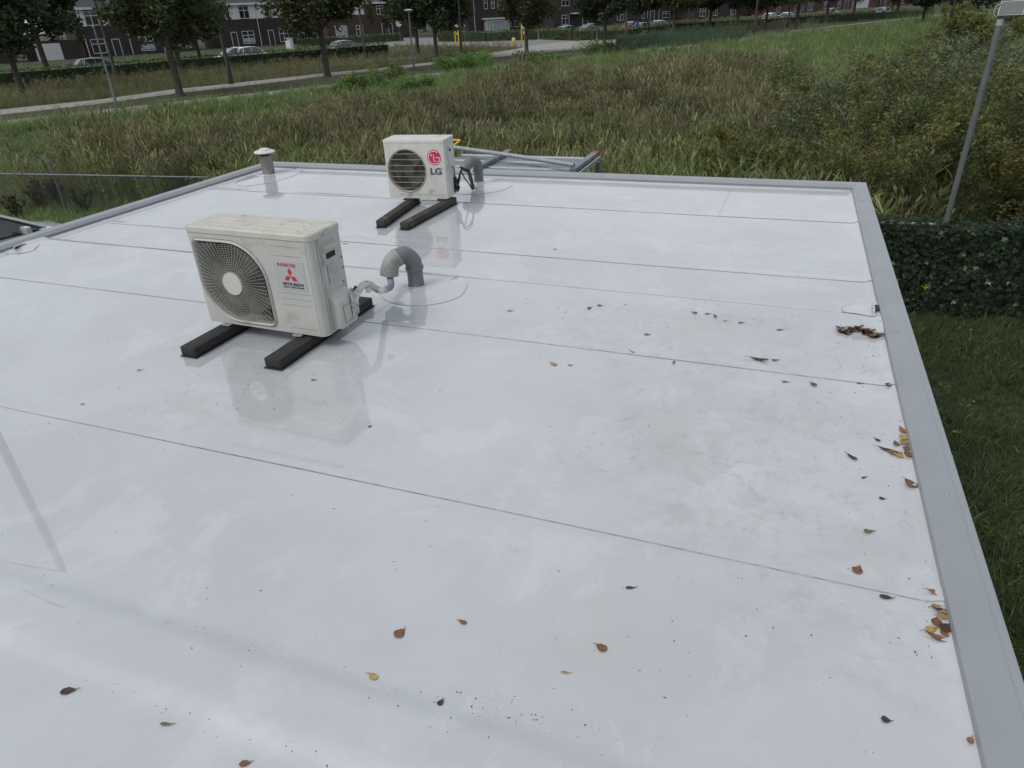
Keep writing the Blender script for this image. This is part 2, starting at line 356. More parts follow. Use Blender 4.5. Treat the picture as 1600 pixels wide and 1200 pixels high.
CGLASS = pmat('car_glass', (.03, .038, .042), .06, var=.2, spec=.9); CTYRE = pmat('tyre', (.02, .02, .02), .8, var=.2); CHROME = pmat('bright_trim', (.7, .72, .74), .2, .7, .02)
BLACKP = pmat('black_post_paint', (.012, .012, .014), .45, var=.1); GREYP = pmat('grey_post', (.13, .145, .15), .5, .3, .15, 4)
SIGNW = pmat('sign_grey_back', (.38, .40, .41), .5, var=.05); BLUE = pmat('sign_blue', (.01, .05, .16), .4, var=.05)

# ------------------------------------------------------------------ ground
def ground():
    mb = MB(); rings = [0, 6, 10, 14, 18, 20, 22, 25, 28, 31, 34, 37, 40, 46, 60, 90, 140, 250, 500, 1200, 2000]; n = 96
    for r_ in rings:
        for j in range(n):
            a = 2*math.pi*j/n; x, y = r_*math.sin(a), r_*math.cos(a); mb.v.append((x, y, gz(x, y)-.0))
    for i in range(len(rings)-1):
        for j in range(n):
            a = i*n+j; b = i*n+(j+1) % n
            mb.f.append((a, a+n, b+n, b) if i else (a+n, b+n, a)); mb.m.append(0)
    m = pmat('field_soil', (0, 0, 0), .95, ramp=[(.016, .02, .009), (.028, .034, .014), (.04, .038, .02)], scale=.25, bump=.05, bscale=3, coord='w')
    return tag(mb.build('ground', m), kind='structure')
ground()
ASPH = pmat('asphalt', (0.153, 0.153, 0.149), .9, var=.12, scale=1.2, bump=.003, bscale=60, coord='w', dirt=(.10, .10, .085), dscale=.6)
CONC = pmat('pale_road_concrete', (0.245, 0.240, 0.224), .9, var=.1, scale=.8, coord='w', dirt=(.15, .145, .12), dscale=.5)
PAVE = pmat('block_paving', (0.157, 0.152, 0.147), .9, var=.14, scale=1.4, coord='w')
ROADS = []
def sheet(name, poly, mat, dz, label=None):
    """paved strip: flat sheet with a kerb skirt, draped on the terrain"""
    P = [Vector(p) for p in poly]; ROADS.append([(p.x, p.y) for p in P])
    mb = MB(); k = len(P)
    mb.v = [(p.x, p.y, gz(p.x, p.y)+dz) for p in P]+[(p.x, p.y, gz(p.x, p.y)-.1) for p in P]
    mb.f = [tuple(range(k))]+[(i, (i+1) % k, k+(i+1) % k, k+i) for i in range(k)]; mb.m = [0]*(k+1)
    bm = bmesh.new(); o = mb.build(name, mat)
    bm.from_mesh(o.data); bmesh.ops.recalc_face_normals(bm, faces=bm.faces); bmesh.ops.triangulate(bm, faces=bm.faces); bm.to_mesh(o.data); bm.free()
    return tag(o, kind='structure')
def band(L1, L2): return [at(*p) for p in L1]+[at(*p) for p in L2[::-1]]
def stband(t0, t1, n0, n1, k=24): return [st(t0+(t1-t0)*i/k, n0) for i in range(k+1)]+[st(t1-(t1-t0)*i/k, n1) for i in range(k+1)]
sheet('bicycle_path', stband(-25, 300, -43.4, -40.9), CONC, .03)
sheet('footpath', band([(0, 172), (150, 157), (275, 140), (350, 132.5), (507, 115), (605, 106), (680, 97), (750, 89)], [(0, 180.5), (150, 164), (275, 147), (350, 138.5), (507, 120), (605, 110.5), (680, 101), (750, 93)]), CONC, .034)
sheet('side_footpath', band([(500, 101.5), (612, 92), (675, 86), (725, 80)], [(500, 105), (612, 95), (675, 88.5), (725, 82)]), PAVE, .03)
sheet('main_road', band([(700, 92), (745, 86), (800, 78), (835, 71), (887, 65.5), (937, 61.5), (966, 60), (1040, 60)], [(700, 97.5), (745, 93), (800, 87), (850, 82.5), (944, 74), (975, 69.5), (1000, 67), (1040, 65.5)]), CONC, .026)
sheet('side_road', band([(540, 62), (620, 60), (700, 58.5), (780, 57.5), (860, 63), (900, 64)], [(540, 70), (600, 74), (640, 70), (690, 71.5), (760, 73), (830, 74), (880, 67.5)]), PAVE, .022)
sheet('far_footpath', stband(95, 300, -47.2, -45.6), CONC, .03)
sheet('car_park', [(-30, -12, 0), (-6.8, -12, 0), (-6.8, 10.5, 0), (-30, 10.5, 0)], ASPH, .03)
for i in range(9):          # dashed centre line
    a = at(838+i*16.5, 79.3-i*1.85); b = at(845+i*16.5, 78.5-i*1.85)
    mb = MB(); dd = (b-a).normalized(); q = Vector((-dd.y, dd.x, 0))*.14
    z = Vector((0, 0, .035)); mb.add([a+q+z, a-q+z, b-q+z, b+q+z], [(0, 1, 2, 3)])
    tag(mb.build('road_marking', HWHITE), kind='structure')

# ------------------------------------------------------------------ the flat roof
XL, XR, YB, YF = -6.39, .667, -3.2, 7.63          # inner foot of the coping
bld = thing('flat_roof_building', 'single storey building under the glossy white membrane roof with grey edge trim', 'building', (0, 0, 0))
WALLM = pmat('outer_wall', (.30, .30, .29), .7, var=.1, scale=2)
def ridge_z(y):
    z = 0
    for c, hw, hh in ((.955, .125, .024), (4.205, .15, .024)):
        d = abs(y-c); z += hh*(1-sst(hw-.06, hw+.03, d))
    return z
def cove(x, y):
    d = min(x-XL, XR-x, YF-y, y-YB); return .016*(1-sst(0, .05, d))
def rz_(x, y): return RZ+ridge_z(y)+cove(x, y)+.0025*noise.noise(Vector((x*.9, y*.9, 3)))
SEAMS = [YB, -1.06, .44, 1.94, 3.44, 4.955, 6.446, YF]
xs = sorted(set([XL, XL+.015, XL+.03, XL+.05]+[XL+.05+(XR-XL-.1)*i/54 for i in range(55)]+[XR-.03, XR-.015, XR]))
for i in range(len(SEAMS)-1):
    y0, y1 = SEAMS[i], SEAMS[i+1]; k = max(8, int((y1-y0)/.025)); ys = [y0+(y1-y0)*j/k for j in range(k+1)]
    mb = MB(); nx = len(xs)
    for y in ys:
        for x in xs: mb.v.append((x, y+.004*math.sin(x*1.3+i), rz_(x, y)+(.003 if y-y0 < .06 and i > 0 else 0)))
    for a in range(k):
        for b in range(nx-1):
            q = a*nx+b; mb.f.append((q, q+1, q+nx+1, q+nx)); mb.m.append(0)
    mb.build('membrane_sheet', MEMB, bld, smooth=True)
    if i > 0:
        mb = MB(); pts = [(x, y0+.004*math.sin(x*1.3+i)-.0015, rz_(x, y0)+.0012) for x in xs[1:-1]]
        for x, y, z in pts: hgt = .0004+.0012*max(0, noise.noise(Vector((x*1.5, i*3.1, 0)))+.35); mb.v += [(x, y-.0006, z), (x, y+.0012, z+hgt)]
        for a in range(len(pts)-1): mb.f.append((2*a, 2*a+2, 2*a+3, 2*a+1)); mb.m.append(0)
        mb.build('seam_edge', SEAM, bld)
for x, y0, y1 in ((-.49, 6.47, 7.58), (-2.40, 3.46, 3.78), (-3.47, 6.46, 6.83), (-5.93, 6.47, 6.66)):
    mb = MB(); pts = [(x+.02*(q/12), y0+(y1-y0)*q/12) for q in range(13)]
    for a, b in pts: z = rz_(a, b)+.0012+.002*(b-y0 < .05); mb.v += [(a-.001, b, z), (a+.001, b, z+.0016)]
    for a in range(12): mb.f.append((2*a, 2*a+1, 2*a+3, 2*a+2)); mb.m.append(0)
    mb.build('seam_edge', SEAM, bld)
mb = MB(); mb.box(((XL+XR)/2, (YB+YF)/2, RZ/2-.06), (XR-XL+.2, YF-YB+.2, RZ-.13)); mb.build('wall', WALLM, bld)
# coping
CP = [(-.004, -.02), (0, .02), (.004, .036), (.034, .058), (.037, .0605), (.105, .066), (.107, .062), (.128, .066), (.134, .064), (.134, -.16), (.12, -.16)]
cor = [(XL, YB), (XR, YB), (XR, YF), (XL, YF)]
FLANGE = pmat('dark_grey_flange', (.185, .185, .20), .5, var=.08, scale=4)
def coping(p0, p1, out, m0, m1, joints, dk=True):
    p0, p1 = Vector((*p0, RZ)), Vector((*p1, RZ)); out = Vector(out); d = (p1-p0); Ln = d.length; d.normalize()
    cuts = [0]+joints+[Ln]
    for i in range(len(cuts)-1):
        mb = MB(); k = len(CP)
        for e, (s, mit) in enumerate(((cuts[i]+(.0012 if i else 0), m0 if i == 0 else 0), (cuts[i+1]-(.0012 if i < len(cuts)-2 else 0), m1 if i == len(cuts)-2 else 0))):
            for a, z in CP: mb.v.append(tuple(p0+d*(s+(mit*a*(-1 if e == 0 else 1)))+out*a+Vector((0, 0, z))))
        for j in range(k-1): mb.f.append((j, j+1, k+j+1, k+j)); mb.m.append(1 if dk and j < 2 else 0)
        mb.f += [tuple(range(k)), tuple(range(k, 2*k))[::-1]]; mb.m += [0, 0]
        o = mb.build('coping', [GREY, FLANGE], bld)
        bm = bmesh.new(); bm.from_mesh(o.data); bmesh.ops.recalc_face_normals(bm, faces=bm.faces); bm.to_mesh(o.data); bm.free()
coping((XR, YB), (XR, YF), (1, 0, 0), 1, 1, [4.2, 7.2, 10.2], False)
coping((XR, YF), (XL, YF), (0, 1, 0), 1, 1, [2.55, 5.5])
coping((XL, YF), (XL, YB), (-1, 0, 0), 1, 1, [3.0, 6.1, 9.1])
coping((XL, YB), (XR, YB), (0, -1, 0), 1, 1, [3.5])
riv = None
def rivet(x, y, dx=0, z=.0635):
    global riv
    if riv is None:
        riv = MB().lathe([(.009, 0), (.008, .0015), (.0045, .002), (.004, .0045), (0, .0055)], n=10).build('rivet', GALVL, bld, smooth=True); o = riv
    else: o = share('rivet', riv, bld)
    o.location = (x, y, RZ+z)
for y in (4.0, 7.0): rivet(XR+.058, y); rivet(XR+.09, y)
for y in (5.5, 2.47, 1.2): rivet(XR+.075, y)
for x in (-1.9, -1.86, -4.8, -4.84): rivet(x, YF+.07)
for y in (4.6, 4.56, 1.5): rivet(XL-.07, y)
# round flashing patches with a dirty edge, and outlet patches
def patch(cx, cy, r, a0=0, a1=360, hole=0, ry=None):
    ry = ry or r; mb = MB(); n = 64; K = []; inner = hole
    for j in range(n+1):
        a = R(a0+(a1-a0)*j/n); K.append((math.cos(a), math.sin(a)))
    for c, s in K:
        for q, z in ((0, .0045), (.93, .0045), (1, .002)):
            x, y = cx+(hole+(r-hole)*q)*c, cy+(hole+(ry-hole)*q)*s; mb.v.append((x, y, rz_(x, min(y, YF))+z))
    for j in range(n):
        for b in (0, 1):
            q = j*3+b; mb.f.append((q, q+1, q+4, q+3)); mb.m.append(0)
    mb.build('round_patch', MEMB, bld, smooth=True)
    mb = MB()
    for j, (c, s) in enumerate(K):
        k = .0011+.0010*noise.noise(Vector((c*3, s*3, cx)))
        for q, z in ((1, .0015), (1+k/r*1.6, .0022)): x, y = cx+r*q*c, cy+ry*q*s; mb.v.append((x, y, rz_(x, min(y, YF))+z))
    for j in range(n): mb.f.append((2*j, 2*j+1, 2*j+3, 2*j+2)); mb.m.append(0)
    mb.build('patch_edge', SEAM, bld)
patch(-2.27, 4.07, .31); patch(-3.2, 7.19, .40, ry=.42); patch(-6.05, 7.2, .30, -180, 70, ry=.55)
# overflow outlets
def outlet(x, y, sgn):
    o = MB()
    K = [(math.cos(a), math.sin(a)) for a in [math.pi*j/24 for j in range(25)]]
    mb = MB()
    for c, s in K:
        for q in (0, .5, 1): px, py = x-sgn*.2*s*q, y+.14*c*q; mb.v.append((px, py, rz_(px, py)+.006-.004*q))
    for j in range(24):
        for b in (0, 1): q = j*3+b; mb.f.append((q, q+1, q+4, q+3)); mb.m.append(0)
    mb.build('outlet_patch', MEMB, bld, smooth=True)
    mb = MB()
    for c, s in K:
        for q, z in ((1, .0015), (1.018, .003)): px, py = x-sgn*.2*s*q, y+.14*c*q; mb.v.append((px, py, rz_(px, py)+z))
    for j in range(24): mb.f.append((2*j, 2*j+1, 2*j+3, 2*j+2)); mb.m.append(0)
    mb.build('patch_edge', SEAM, bld)
    mb = MB(); mb.box((x-sgn*.012, y, RZ+.020), (.03, .085, .028)); mb.build('outlet_mouth', DARK, bld)
    mb = MB(); P = [(x-sgn*.03, y-.055, RZ+.008), (x-sgn*.03, y-.05, RZ+.036), (x-sgn*.03, y+.05, RZ+.036), (x-sgn*.03, y+.055, RZ+.008)]
    mb.tube(smoothpts(P, 5), .006, 6); mb.build('outlet_rim', MEMB, bld, smooth=True)
outlet(XR, 4.42, 1); outlet(XL, 4.06, -1)

# ------------------------------------------------------------------ air conditioning units
def body_profile(W, D, rf=.035, rb=.02, rl=.012):
    """plan outline (counter-clockwise from the front left), front face flat between"""
    P = []
    for cx, cy, r_, a0 in ((W-rf, rf, rf, -90), (W-rb, D-rb, rb, 0), (rb, D-rb, rb, 90), (rl, rl, rl, 180)):
        for j in range(7): a = R(a0+90*j/6); P.append((cx+r_*math.cos(a), cy+r_*math.sin(a)))
    return P
def front_plate(W0, W1, z0, z1, hole, name, mat, par, y=0, inset=.022):
    bm = bmesh.new()
    def loop(pts, yy=y): 
        vs = [bm.verts.new((p[0], yy, p[1])) for p in pts]; return vs, [bm.edges.new((vs[i], vs[(i+1) % len(vs)])) for i in range(len(vs))]
    _, e1 = loop([(W0, z0), (W1, z0), (W1, z1), (W0, z1)]); v2, e2 = loop(hole)
    bmesh.ops.triangle_fill(bm, edges=e1+e2, use_beauty=True)
    v3 = [bm.verts.new((v.co.x, y+inset, v.co.z)) for v in v2]; k = len(v2)
    for i in range(k): bm.faces.new((v2[i], v2[(i+1) % k], v3[(i+1) % k], v3[i]))
    bmesh.ops.recalc_face_normals(bm, faces=bm.faces)
    me = bpy.data.meshes.new(name); bm.to_mesh(me); bm.free(); me.materials.append(mat)
    o = bpy.data.objects.new(name, me); COL.objects.link(o); o.parent = par; return o
def ring_strip(mb, outer, inner, y0, y1):
    k = len(outer); o = len(mb.v)
    for (a, b), (c, d) in zip(outer, inner): mb.v += [(a, y0, b), ((a+c)/2, y1, (b+d)/2), (c, y0, d)]
    for i in range(k):
        j = (i+1) % k
        for q in (0, 1): mb.f.append((o+3*i+q, o+3*i+q+1, o+3*j+q+1, o+3*j+q)); mb.m.append(0)
def fan(par, cx, cz, r_, y):
    mb = MB()
    for b in range(3):
        a0 = R(120*b+20); vs = []
        for i in range(7):
            rr = .05+(r_-.05)*i/6
            for j in range(5):
                a = a0+(j/4)*R(78)*(.65+.35*i/6)+.25*(i/6); vs.append((cx+rr*math.cos(a), y+.035*(j/4), cz+rr*math.sin(a)))
        mb.add(vs, [(i*5+j, i*5+j+1, i*5+j+6, i*5+j+5) for i in range(6) for j in range(4)])
    mb.tube([(cx, y-.01, cz), (cx, y+.05, cz)], .055, 20)
    mb.build('fan', FAN, par, smooth='auto')
def casing(par, W, D, z0, z1, mat, prof, y_front=True):
    mb = MB(); k = len(prof)
    for z in (z0, z1):
        for x, y in prof: mb.v.append((x, y, z))
    for i in range(k-1): mb.f.append((i, i+1, k+i+1, k+i)); mb.m.append(0)
    mb.f.append(tuple(range(k))[::-1]); mb.m.append(0)
    return mb.build('casing', mat, par, smooth='auto')

# --- the big unit
W, D, H = .88, .29, .62
ac = thing('air_conditioner', 'larger off-white outdoor unit with round web grille, nearest the camera, on two black beams', 'air conditioner', (-3.244, 3.033, RZ+.07), -.023, 'outdoor units on the roof')
prof = body_profile(W, D, .04)
casing(ac, W, D, 0.012, H-.034, WPAINT, prof)
GC, GR = (.283, .292), .258
def rr_shape(cx, cz, h, rtl, rtr, rbr, rbl, grow=0, n=14):
    P = []
    for sx, sz, r_, a0 in ((1, 1, rtr, 0), (-1, 1, rtl, 90), (-1, -1, rbl, 180), (1, -1, rbr, 270)):
        r_ = r_+grow
        for j in range(n+1):
            a = R(a0+90*j/n); P.append((cx+sx*(h+grow-r_)+r_*math.cos(a), cz+sz*(h+grow-r_)+r_*math.sin(a)))
    return P
inner = rr_shape(*GC, GR-.018, .03, .225, .035, .225); outer = rr_shape(*GC, GR-.018, .03, .225, .035, .225, .018)
front_plate(.012, W-.04, .012, H-.034, inner, 'front_panel', WPAINT, ac, 0, .03)
mb = MB(); ring_strip(mb, outer, inner, -.001, -.014); mb.build('grille_frame', WPAINT, ac, smooth='auto')
mb = MB(); out2 = rr_shape(*GC, GR-.018, .03, .225, .035, .225, .0215)
for (a, b), (c, d) in zip(out2, outer): mb.v += [(a, -.0012, b), (c, -.0012, d)]
k = len(outer)
for i in range(k): j = (i+1) % k; mb.f.append((2*i, 2*i+1, 2*j+1, 2*j)); mb.m.append(0)
mb.build('grille_gap', CRACK, ac)
mb = MB(); mb.box((.29, .16, .30), (.53, .006, .53)); mb.build('heat_exchanger', DARK, ac)
fan(ac, *GC, .225, .055)
def inside(x, z, sh):
    return inpoly(np.array([[x, z]]), sh)[0]
mb = MB(); cx, cz = GC
def dome(r_): return -.010-.010*(1-min(1, (r_/.25))**2)
NS = 60
for s in range(NS):
    a = 2*math.pi*s/NS; r_ = .07
    while inside(cx+(r_+.004)*math.cos(a), cz+(r_+.004)*math.sin(a), inner) and r_ < .4: r_ += .004
    mb.tube([(cx+.066*math.cos(a), dome(.07), cz+.066*math.sin(a)), (cx+r_*math.cos(a), dome(r_), cz+r_*math.sin(a))], .0011, 4, cap=False)
for q in range(24):
    rr = .078+q*.0105; seg = []
    for j in range(121):
        a = 2*math.pi*j/120; x, z = cx+rr*math.cos(a), cz+rr*math.sin(a)
        if inside(x, z, inner) and j < 121: seg.append((x, dome(rr)+.001, z))
        else:
            if len(seg) > 1: mb.tube(seg, .0013, 3, cap=False)
            seg = []
    if len(seg) > 1: mb.tube(seg, .0013, 3, cap=False)
mb.build('wire_guard', WIRE, ac, smooth=True)
mb = MB(); mb.tube([(cx, -.012, cz), (cx, -.026, cz)], [.071, .069], 36); mb.build('guard_hub', HUBM, ac, smooth='auto')
# lid with pressed ribs
mb = MB(); lp = body_profile(W+.008, D+.008, .043, .022, .016); lp = [(x-.004, y-.004) for x, y in lp]; k = len(lp)
for z, g in ((H-.036, 0), (H-.008, 0), (H, .007)):
    for x, y in lp: mb.v.append((x+(W/2-x)*g/ (W/2), y+(D/2-y)*g/(D/2), z))
for lv in range(2):
    for i in range(k): j = (i+1) % k; mb.f.append((lv*k+i, lv*k+j, (lv+1)*k+j, (lv+1)*k+i)); mb.m.append(0)
mb.f.append(tuple(2*k+i for i in range(k))); mb.m.append(0)
lid = mb.build('lid', LIDM, ac, smooth='auto')
for y in (.07, .13, .20):
    mb = MB(); mb.extr([(-.012, 0), (-.007, .003), (.007, .003), (.012, 0)], (.03, y, H-.0005), (W-.12, y, H-.0005), out=Vector((0, 1, 0))); mb.build('lid_rib', LIDM, lid)
mb = MB(); mb.extr([(-.012, 0), (-.007, .003), (.007, .003), (.012, 0)], (W-.085, .03, H-.0005), (W-.085, D-.03, H-.0005), out=Vector((1, 0, 0))); mb.build('lid_rib', LIDM, lid)
mb = MB(); mb.box((W/2-.015, -.0005, H-.037), (W-.05, .002, .003)); mb.build('lid_gap', CRACK, ac)
for z, x0, x1 in ((.545, .6, .8), (.49, .6, .81), (.268, .6, .82), (.232, .61, .82), (.195, .61, .82), (.05, .63, .83)):
    mb = MB(); mb.box(((x0+x1)/2, -.0006, z), (x1-x0, .0016, .0022)); mb.build('panel_groove', CRACK2, ac)
mb = MB(); mb.box((.845, -.0006, .29), (.0022, .0016, .56)); mb.build('panel_groove', WPAINT, ac)
# sticker with lettering
mb = MB(); mb.box((.708, -.0009, .372), (.208, .0016, .172)); sk = mb.build('maker_sticker', STICK, ac)
shift(text_mb('INVERTER', .026, .129, .0005), (.6955, -.0023, .438)).build('lettering', RED, sk)
mb = MB()
for ang in (90, 210, 330):
    a = R(ang); c = Vector((math.cos(a), 0, math.sin(a))); p = Vector((-c.z, 0, c.x)); o = Vector((.708, -.0024, .372)); l_ = .052
    # each lozenge: two long edges at 60 degrees
    u1 = Vector((math.cos(a-R(30)), 0, math.sin(a-R(30)))); u2 = Vector((math.cos(a+R(30)), 0, math.sin(a+R(30))))
    e = .03
    vs = [o, o+u1*e, o+(u1+u2)*e, o+u2*e]; mb.add(vs+[v+Vector((0, .001, 0)) for v in vs], [(0, 1, 2, 3), (0, 4, 5, 1), (1, 5, 6, 2), (2, 6, 7, 3), (3, 7, 4, 0)])
mb.build('three_lozenge_emblem', RED, sk)
shift(text_mb('MITSUBISHI', .025, .143, .0005), (.717, -.0023, .325)).build('lettering', INK, sk)
shift(text_mb('HEAVY INDUSTRIES', .0115, .143, .0003), (.717, -.0023, .306)).build('lettering', INK, sk)
# right side: groove, handle, foil, valve cover
mb = MB(); mb.box((W+.0002, .055, .29), (.002, .003, .57)); mb.box((W+.0002, .075, .29), (.002, .002, .57)); mb.build('side_seam', CRACK, ac)
mb = MB(); mb.bbox((W+.004, .155, .48), (.012, .13, .12), .003); hd = mb.build('handle_plate', WPAINT, ac)
mb = MB(); mb.bbox((W+.016, .155, .515), (.022, .115, .03), .006); mb.build('handle_hood', WPAINT, hd, smooth='auto')
mb = MB(); mb.box((W+.0105, .155, .468), (.003, .085, .032)); mb.build('handle_recess', DARK, hd)
mb = MB(); nn = 10
for i in range(nn+1):
    for j in range(nn+1):
        y = .115+.105*i/nn+.006*noise.noise(Vector((i*.9, j*.9, 0))); z = .30+.125*j/nn+.008*noise.noise(Vector((j*.7, i*.7, 5)))
        mb.v.append((W+.0035+.006*abs(noise.noise(Vector((i*.8, j*.8, 9)))), y, z))
for i in range(nn):
    for j in range(nn): q = i*(nn+1)+j; mb.f.append((q, q+1, q+nn+2, q+nn+1)); mb.m.append(0)
mb.build('foil_patch', FOIL, ac)
mb = MB()   # valve cover: sloping top, bulging out from the side
vc = [(0, .025), (.055, .03), (.062, .05), (.058, .19), (.05, .205), (0, .245)]
for y in (.085, .10, .25, .262):
    g = .0 if y in (.10, .25) else .012
    for a, z in vc: mb.v.append((W-.002+max(0, a-g*(a > 0)), y, z-(g*.5 if z > .18 else 0)+(g*.5 if z < .06 else 0)))
k = len(vc)
for i in range(3):
    for j in range(k-1): mb.f.append((i*k+j, (i+1)*k+j, (i+1)*k+j+1, i*k+j+1)); mb.m.append(0)
mb.f.append(tuple(range(k))); mb.f.append(tuple(range(3*k, 4*k))[::-1]); mb.m += [0, 0]
vcv = mb.build('valve_cover', WPAINT, ac, smooth='auto')
mb = MB()
for a, b, c_, d in ((.125, .125, .06, .165), (.20, .20, .06, .165)): mb.box((W+.0605, a, .112), (.0015, .0018, .105))
for z in (.06, .165): mb.box((W+.0605, .1625, z), (.0015, .075, .0018))
mb.build('knock_out_outline', CRACK, vcv)
mb = MB()
for i in range(9):
    for j in range(11):
        a = i/8; mb.v.append((W+.064+.012*noise.noise(Vector((i*.9, j*.9, 2))), .20+.07*a, .07+.15*j/10+.01*noise.noise(Vector((i, j, 7)))))
for i in range(8):
    for j in range(10): q = i*11+j; mb.f.append((q, q+1, q+12, q+11)); mb.m.append(0)
mb.build('foil_wrap', FOIL, vcv)
mb = MB()
for x, y, z in ((W+.0005, .265, .42), (W+.0005, .265, .36), (W+.0005, .24, .28), (W+.0005, .268, .56), (W+.0005, .1, .02)): mb.lathe([(.006, 0), (.005, .002), (0, .003)], n=8)
for i, (y, z) in enumerate(((.262, .42), (.262, .355), (.245, .275))):
    m2 = MB(); m2.tube([(W-.001, y, z), (W+.004, y, z)], .006, 8); m2.build('side_screw', CRACK, ac)
# feet with clips
for x in (.14, .68):
    for y in (.0, .27):
        mb = MB(); mb.bbox((x, y-.0 if y else -.010, .006), (.06, .03, .008), .002); ft = mb.build('foot', GREY, ac)
        m2 = MB(); m2.tube([(x, y-.014, .008), (x, y-.014, .016)], .006, 6); m2.build('foot_bolt', GALVL, ft)
# --- beams under it
def beam(x0, y0, y1, rzr, wd, ht, mat, label, name='support_beam', feet=True):
    t = thing(name, label, 'beam', (x0, y0, RZ+.003), rzr, 'beams under the outdoor units')
    Ln = y1-y0; mb = MB(); mb.bbox((0, Ln/2, ht/2+.004), (wd, Ln, ht-.008), .006); mb.build('beam_body', mat, t, smooth='auto')
    mb = MB(); mb.box((0, Ln/2, .0025), (wd+.014, Ln+.014, .005)); mb.build('rubber_mat', RUBBER, t)
    return t
beam(-3.122, 2.695, 3.62, -.02, .108, .062, RUBBER, 'black beam under the left half of the larger unit with the web grille')
beam(-2.527, 2.708, 3.69, -.01, .108, .062, RUBBER, 'black beam under the right half of the larger unit, reaching out behind it')
# --- the far unit
W2, D2, H2 = .635, .296, .576
a2 = thing('air_conditioner', 'smaller weathered white unit with dark round grille, near the far roof edge', 'air conditioner', (-3.73, 6.167, RZ+.075), .123, 'outdoor units on the roof')
prof2 = body_profile(W2, D2, .014, .014)
casing(a2, W2, D2, .008, H2-.012, WPAINT2, prof2)
hole = [(.222+.192*math.cos(2*math.pi*j/64), .278+.200*math.sin(2*math.pi*j/64)) for j in range(64)]
front_plate(.012, W2-.014, .008, H2-.012, hole, 'front_panel', WPAINT2, a2, 0, .045)
mb = MB(); ho = [(.222+.207*math.cos(2*math.pi*j/64), .278+.216*math.sin(2*math.pi*j/64)) for j in range(64)]
ring_strip(mb, ho, hole, -.001, -.006); mb.build('grille_frame', WIRE2, a2, smooth='auto')
mb = MB(); mb.box((.222, .17, .28), (.43, .006, .44)); mb.build('heat_exchanger', DARK, a2)
fan(a2, .222, .278, .17, .05)
mb = MB()
for i in range(-17, 18):
    x = i*.0105; h = .2*math.sqrt(max(0, 1-(x/.192)**2)); mb.tube([(.222+x, .004, .278-h), (.222+x, -.006, .278-h*.5), (.222+x, -.006, .278+h*.5), (.222+x, .004, .278+h)], .0013, 3, cap=False)
mb.build('wire_guard', WIRE2, a2)
mb = MB()
for i in range(-3, 4):
    z = i*.055; h = .192*math.sqrt(max(0, 1-(z/.2)**2)); mb.tube([(.222-h, 0, .278+z), (.222-h*.5, -.009, .278+z), (.222+h*.5, -.009, .278+z), (.222+h, 0, .278+z)], .0026, 4, cap=False)
mb.build('guard_bars', WIRE, a2)
mb = MB(); lp = [(x-.003, y-.003) for x, y in body_profile(W2+.006, D2+.006, .017, .017)]; k = len(lp)
for z, g in ((H2-.03, 0), (H2-.004, 0), (H2, .004)):
    for x, y in lp: mb.v.append((x+(W2/2-x)*g*3, y+(D2/2-y)*g*3, z))
for lv in range(2):
    for i in range(k): j = (i+1) % k; mb.f.append((lv*k+i, lv*k+j, (lv+1)*k+j, (lv+1)*k+i)); mb.m.append(0)
mb.f.append(tuple(2*k+i for i in range(k))); mb.m.append(0)
mb.build('lid', WPAINT2, a2, smooth='auto')
LC = (.521, .408)
mb = MB(); mb.add([(LC[0]+.069*math.cos(2*math.pi*j/48), -.0015, LC[1]+.074*math.sin(2*math.pi*j/48)) for j in range(48)], [tuple(range(48))]); em = mb.build('maker_emblem', REDP, a2)
mb = MB()
def arc(r0, r1, a0, a1, n=40):
    vs = []
    for j in range(n+1):
        a = R(a0+(a1-a0)*j/n)
        for r_ in (r0, r1): vs.append((LC[0]+r_*math.cos(a), -.0026, LC[1]+r_*1.07*math.sin(a)))
    mb.add(vs, [(2*j, 2*j+1, 2*j+3, 2*j+2) for j in range(n)])
arc(.054, .0605, 48, 360)
mb.box((LC[0]+.038, -.0026, LC[1]+.0015), (.040, .001, .0065))
mb.box((LC[0]-.003, -.0026, LC[1]-.004), (.0065, .001, .062)); mb.box((LC[0]+.008, -.0026, LC[1]-.034), (.028, .001, .0065))
mb.add([(LC[0]-.026+.008*math.cos(2*math.pi*j/16), -.0026, LC[1]+.022+.008*math.sin(2*math.pi*j/16)) for j in range(16)], [tuple(range(16))])
mb.build('face_mark', WHITEP, em)
shift(text_mb('LG', .085, .118, .0035), (.530, -.0018, .276)).build('lettering', INKG, a2)
mb = MB(); mb.box((.36, -.0006, .045), (.5, .0015, .002)); mb.box((.335, -.0006, .03), (.002, .0015, .04)); mb.build('panel_groove', CRACK, a2)
mb = MB(); mb.bbox((W2+.004, .13, .40), (.012, .085, .23), .004); hp = mb.build('handle_plate', WPAINT2, a2)
mb = MB(); mb.bbox((W2+.016, .13, .49), (.02, .07, .028), .005); mb.build('handle_hood', WPAINT2, hp)
mb = MB(); mb.box((W2+.0105, .13, .458), (.003, .05, .022)); mb.build('handle_recess', DARK, hp)
mb = MB(); mb.tube(smoothpts([(W2+.012, .15, .30), (W2+.02, .18, .26), (W2+.018, .20, .17), (W2+.022, .205, .08)], 6), .005, 6); mb.build('power_cable', CABLE, a2, smooth=True)
mb = MB()
for z in (.07, .13): mb.tube([(W2-.002, .23, z), (W2+.05, .23, z)], .017, 10); mb.tube([(W2+.035, .23, z-.03), (W2+.035, .23, z+.03)], .010, 8)
mb.box((W2+.006, .235, .10), (.01, .07, .15)); mb.build('service_valve', CABLE, a2, smooth='auto')
for x in (.21, .57):
    for y in (-.012, .285):
        mb = MB(); mb.bbox((x, y, .001), (.10, .04, .014), .003); mb.build('foot', DARK, a2)
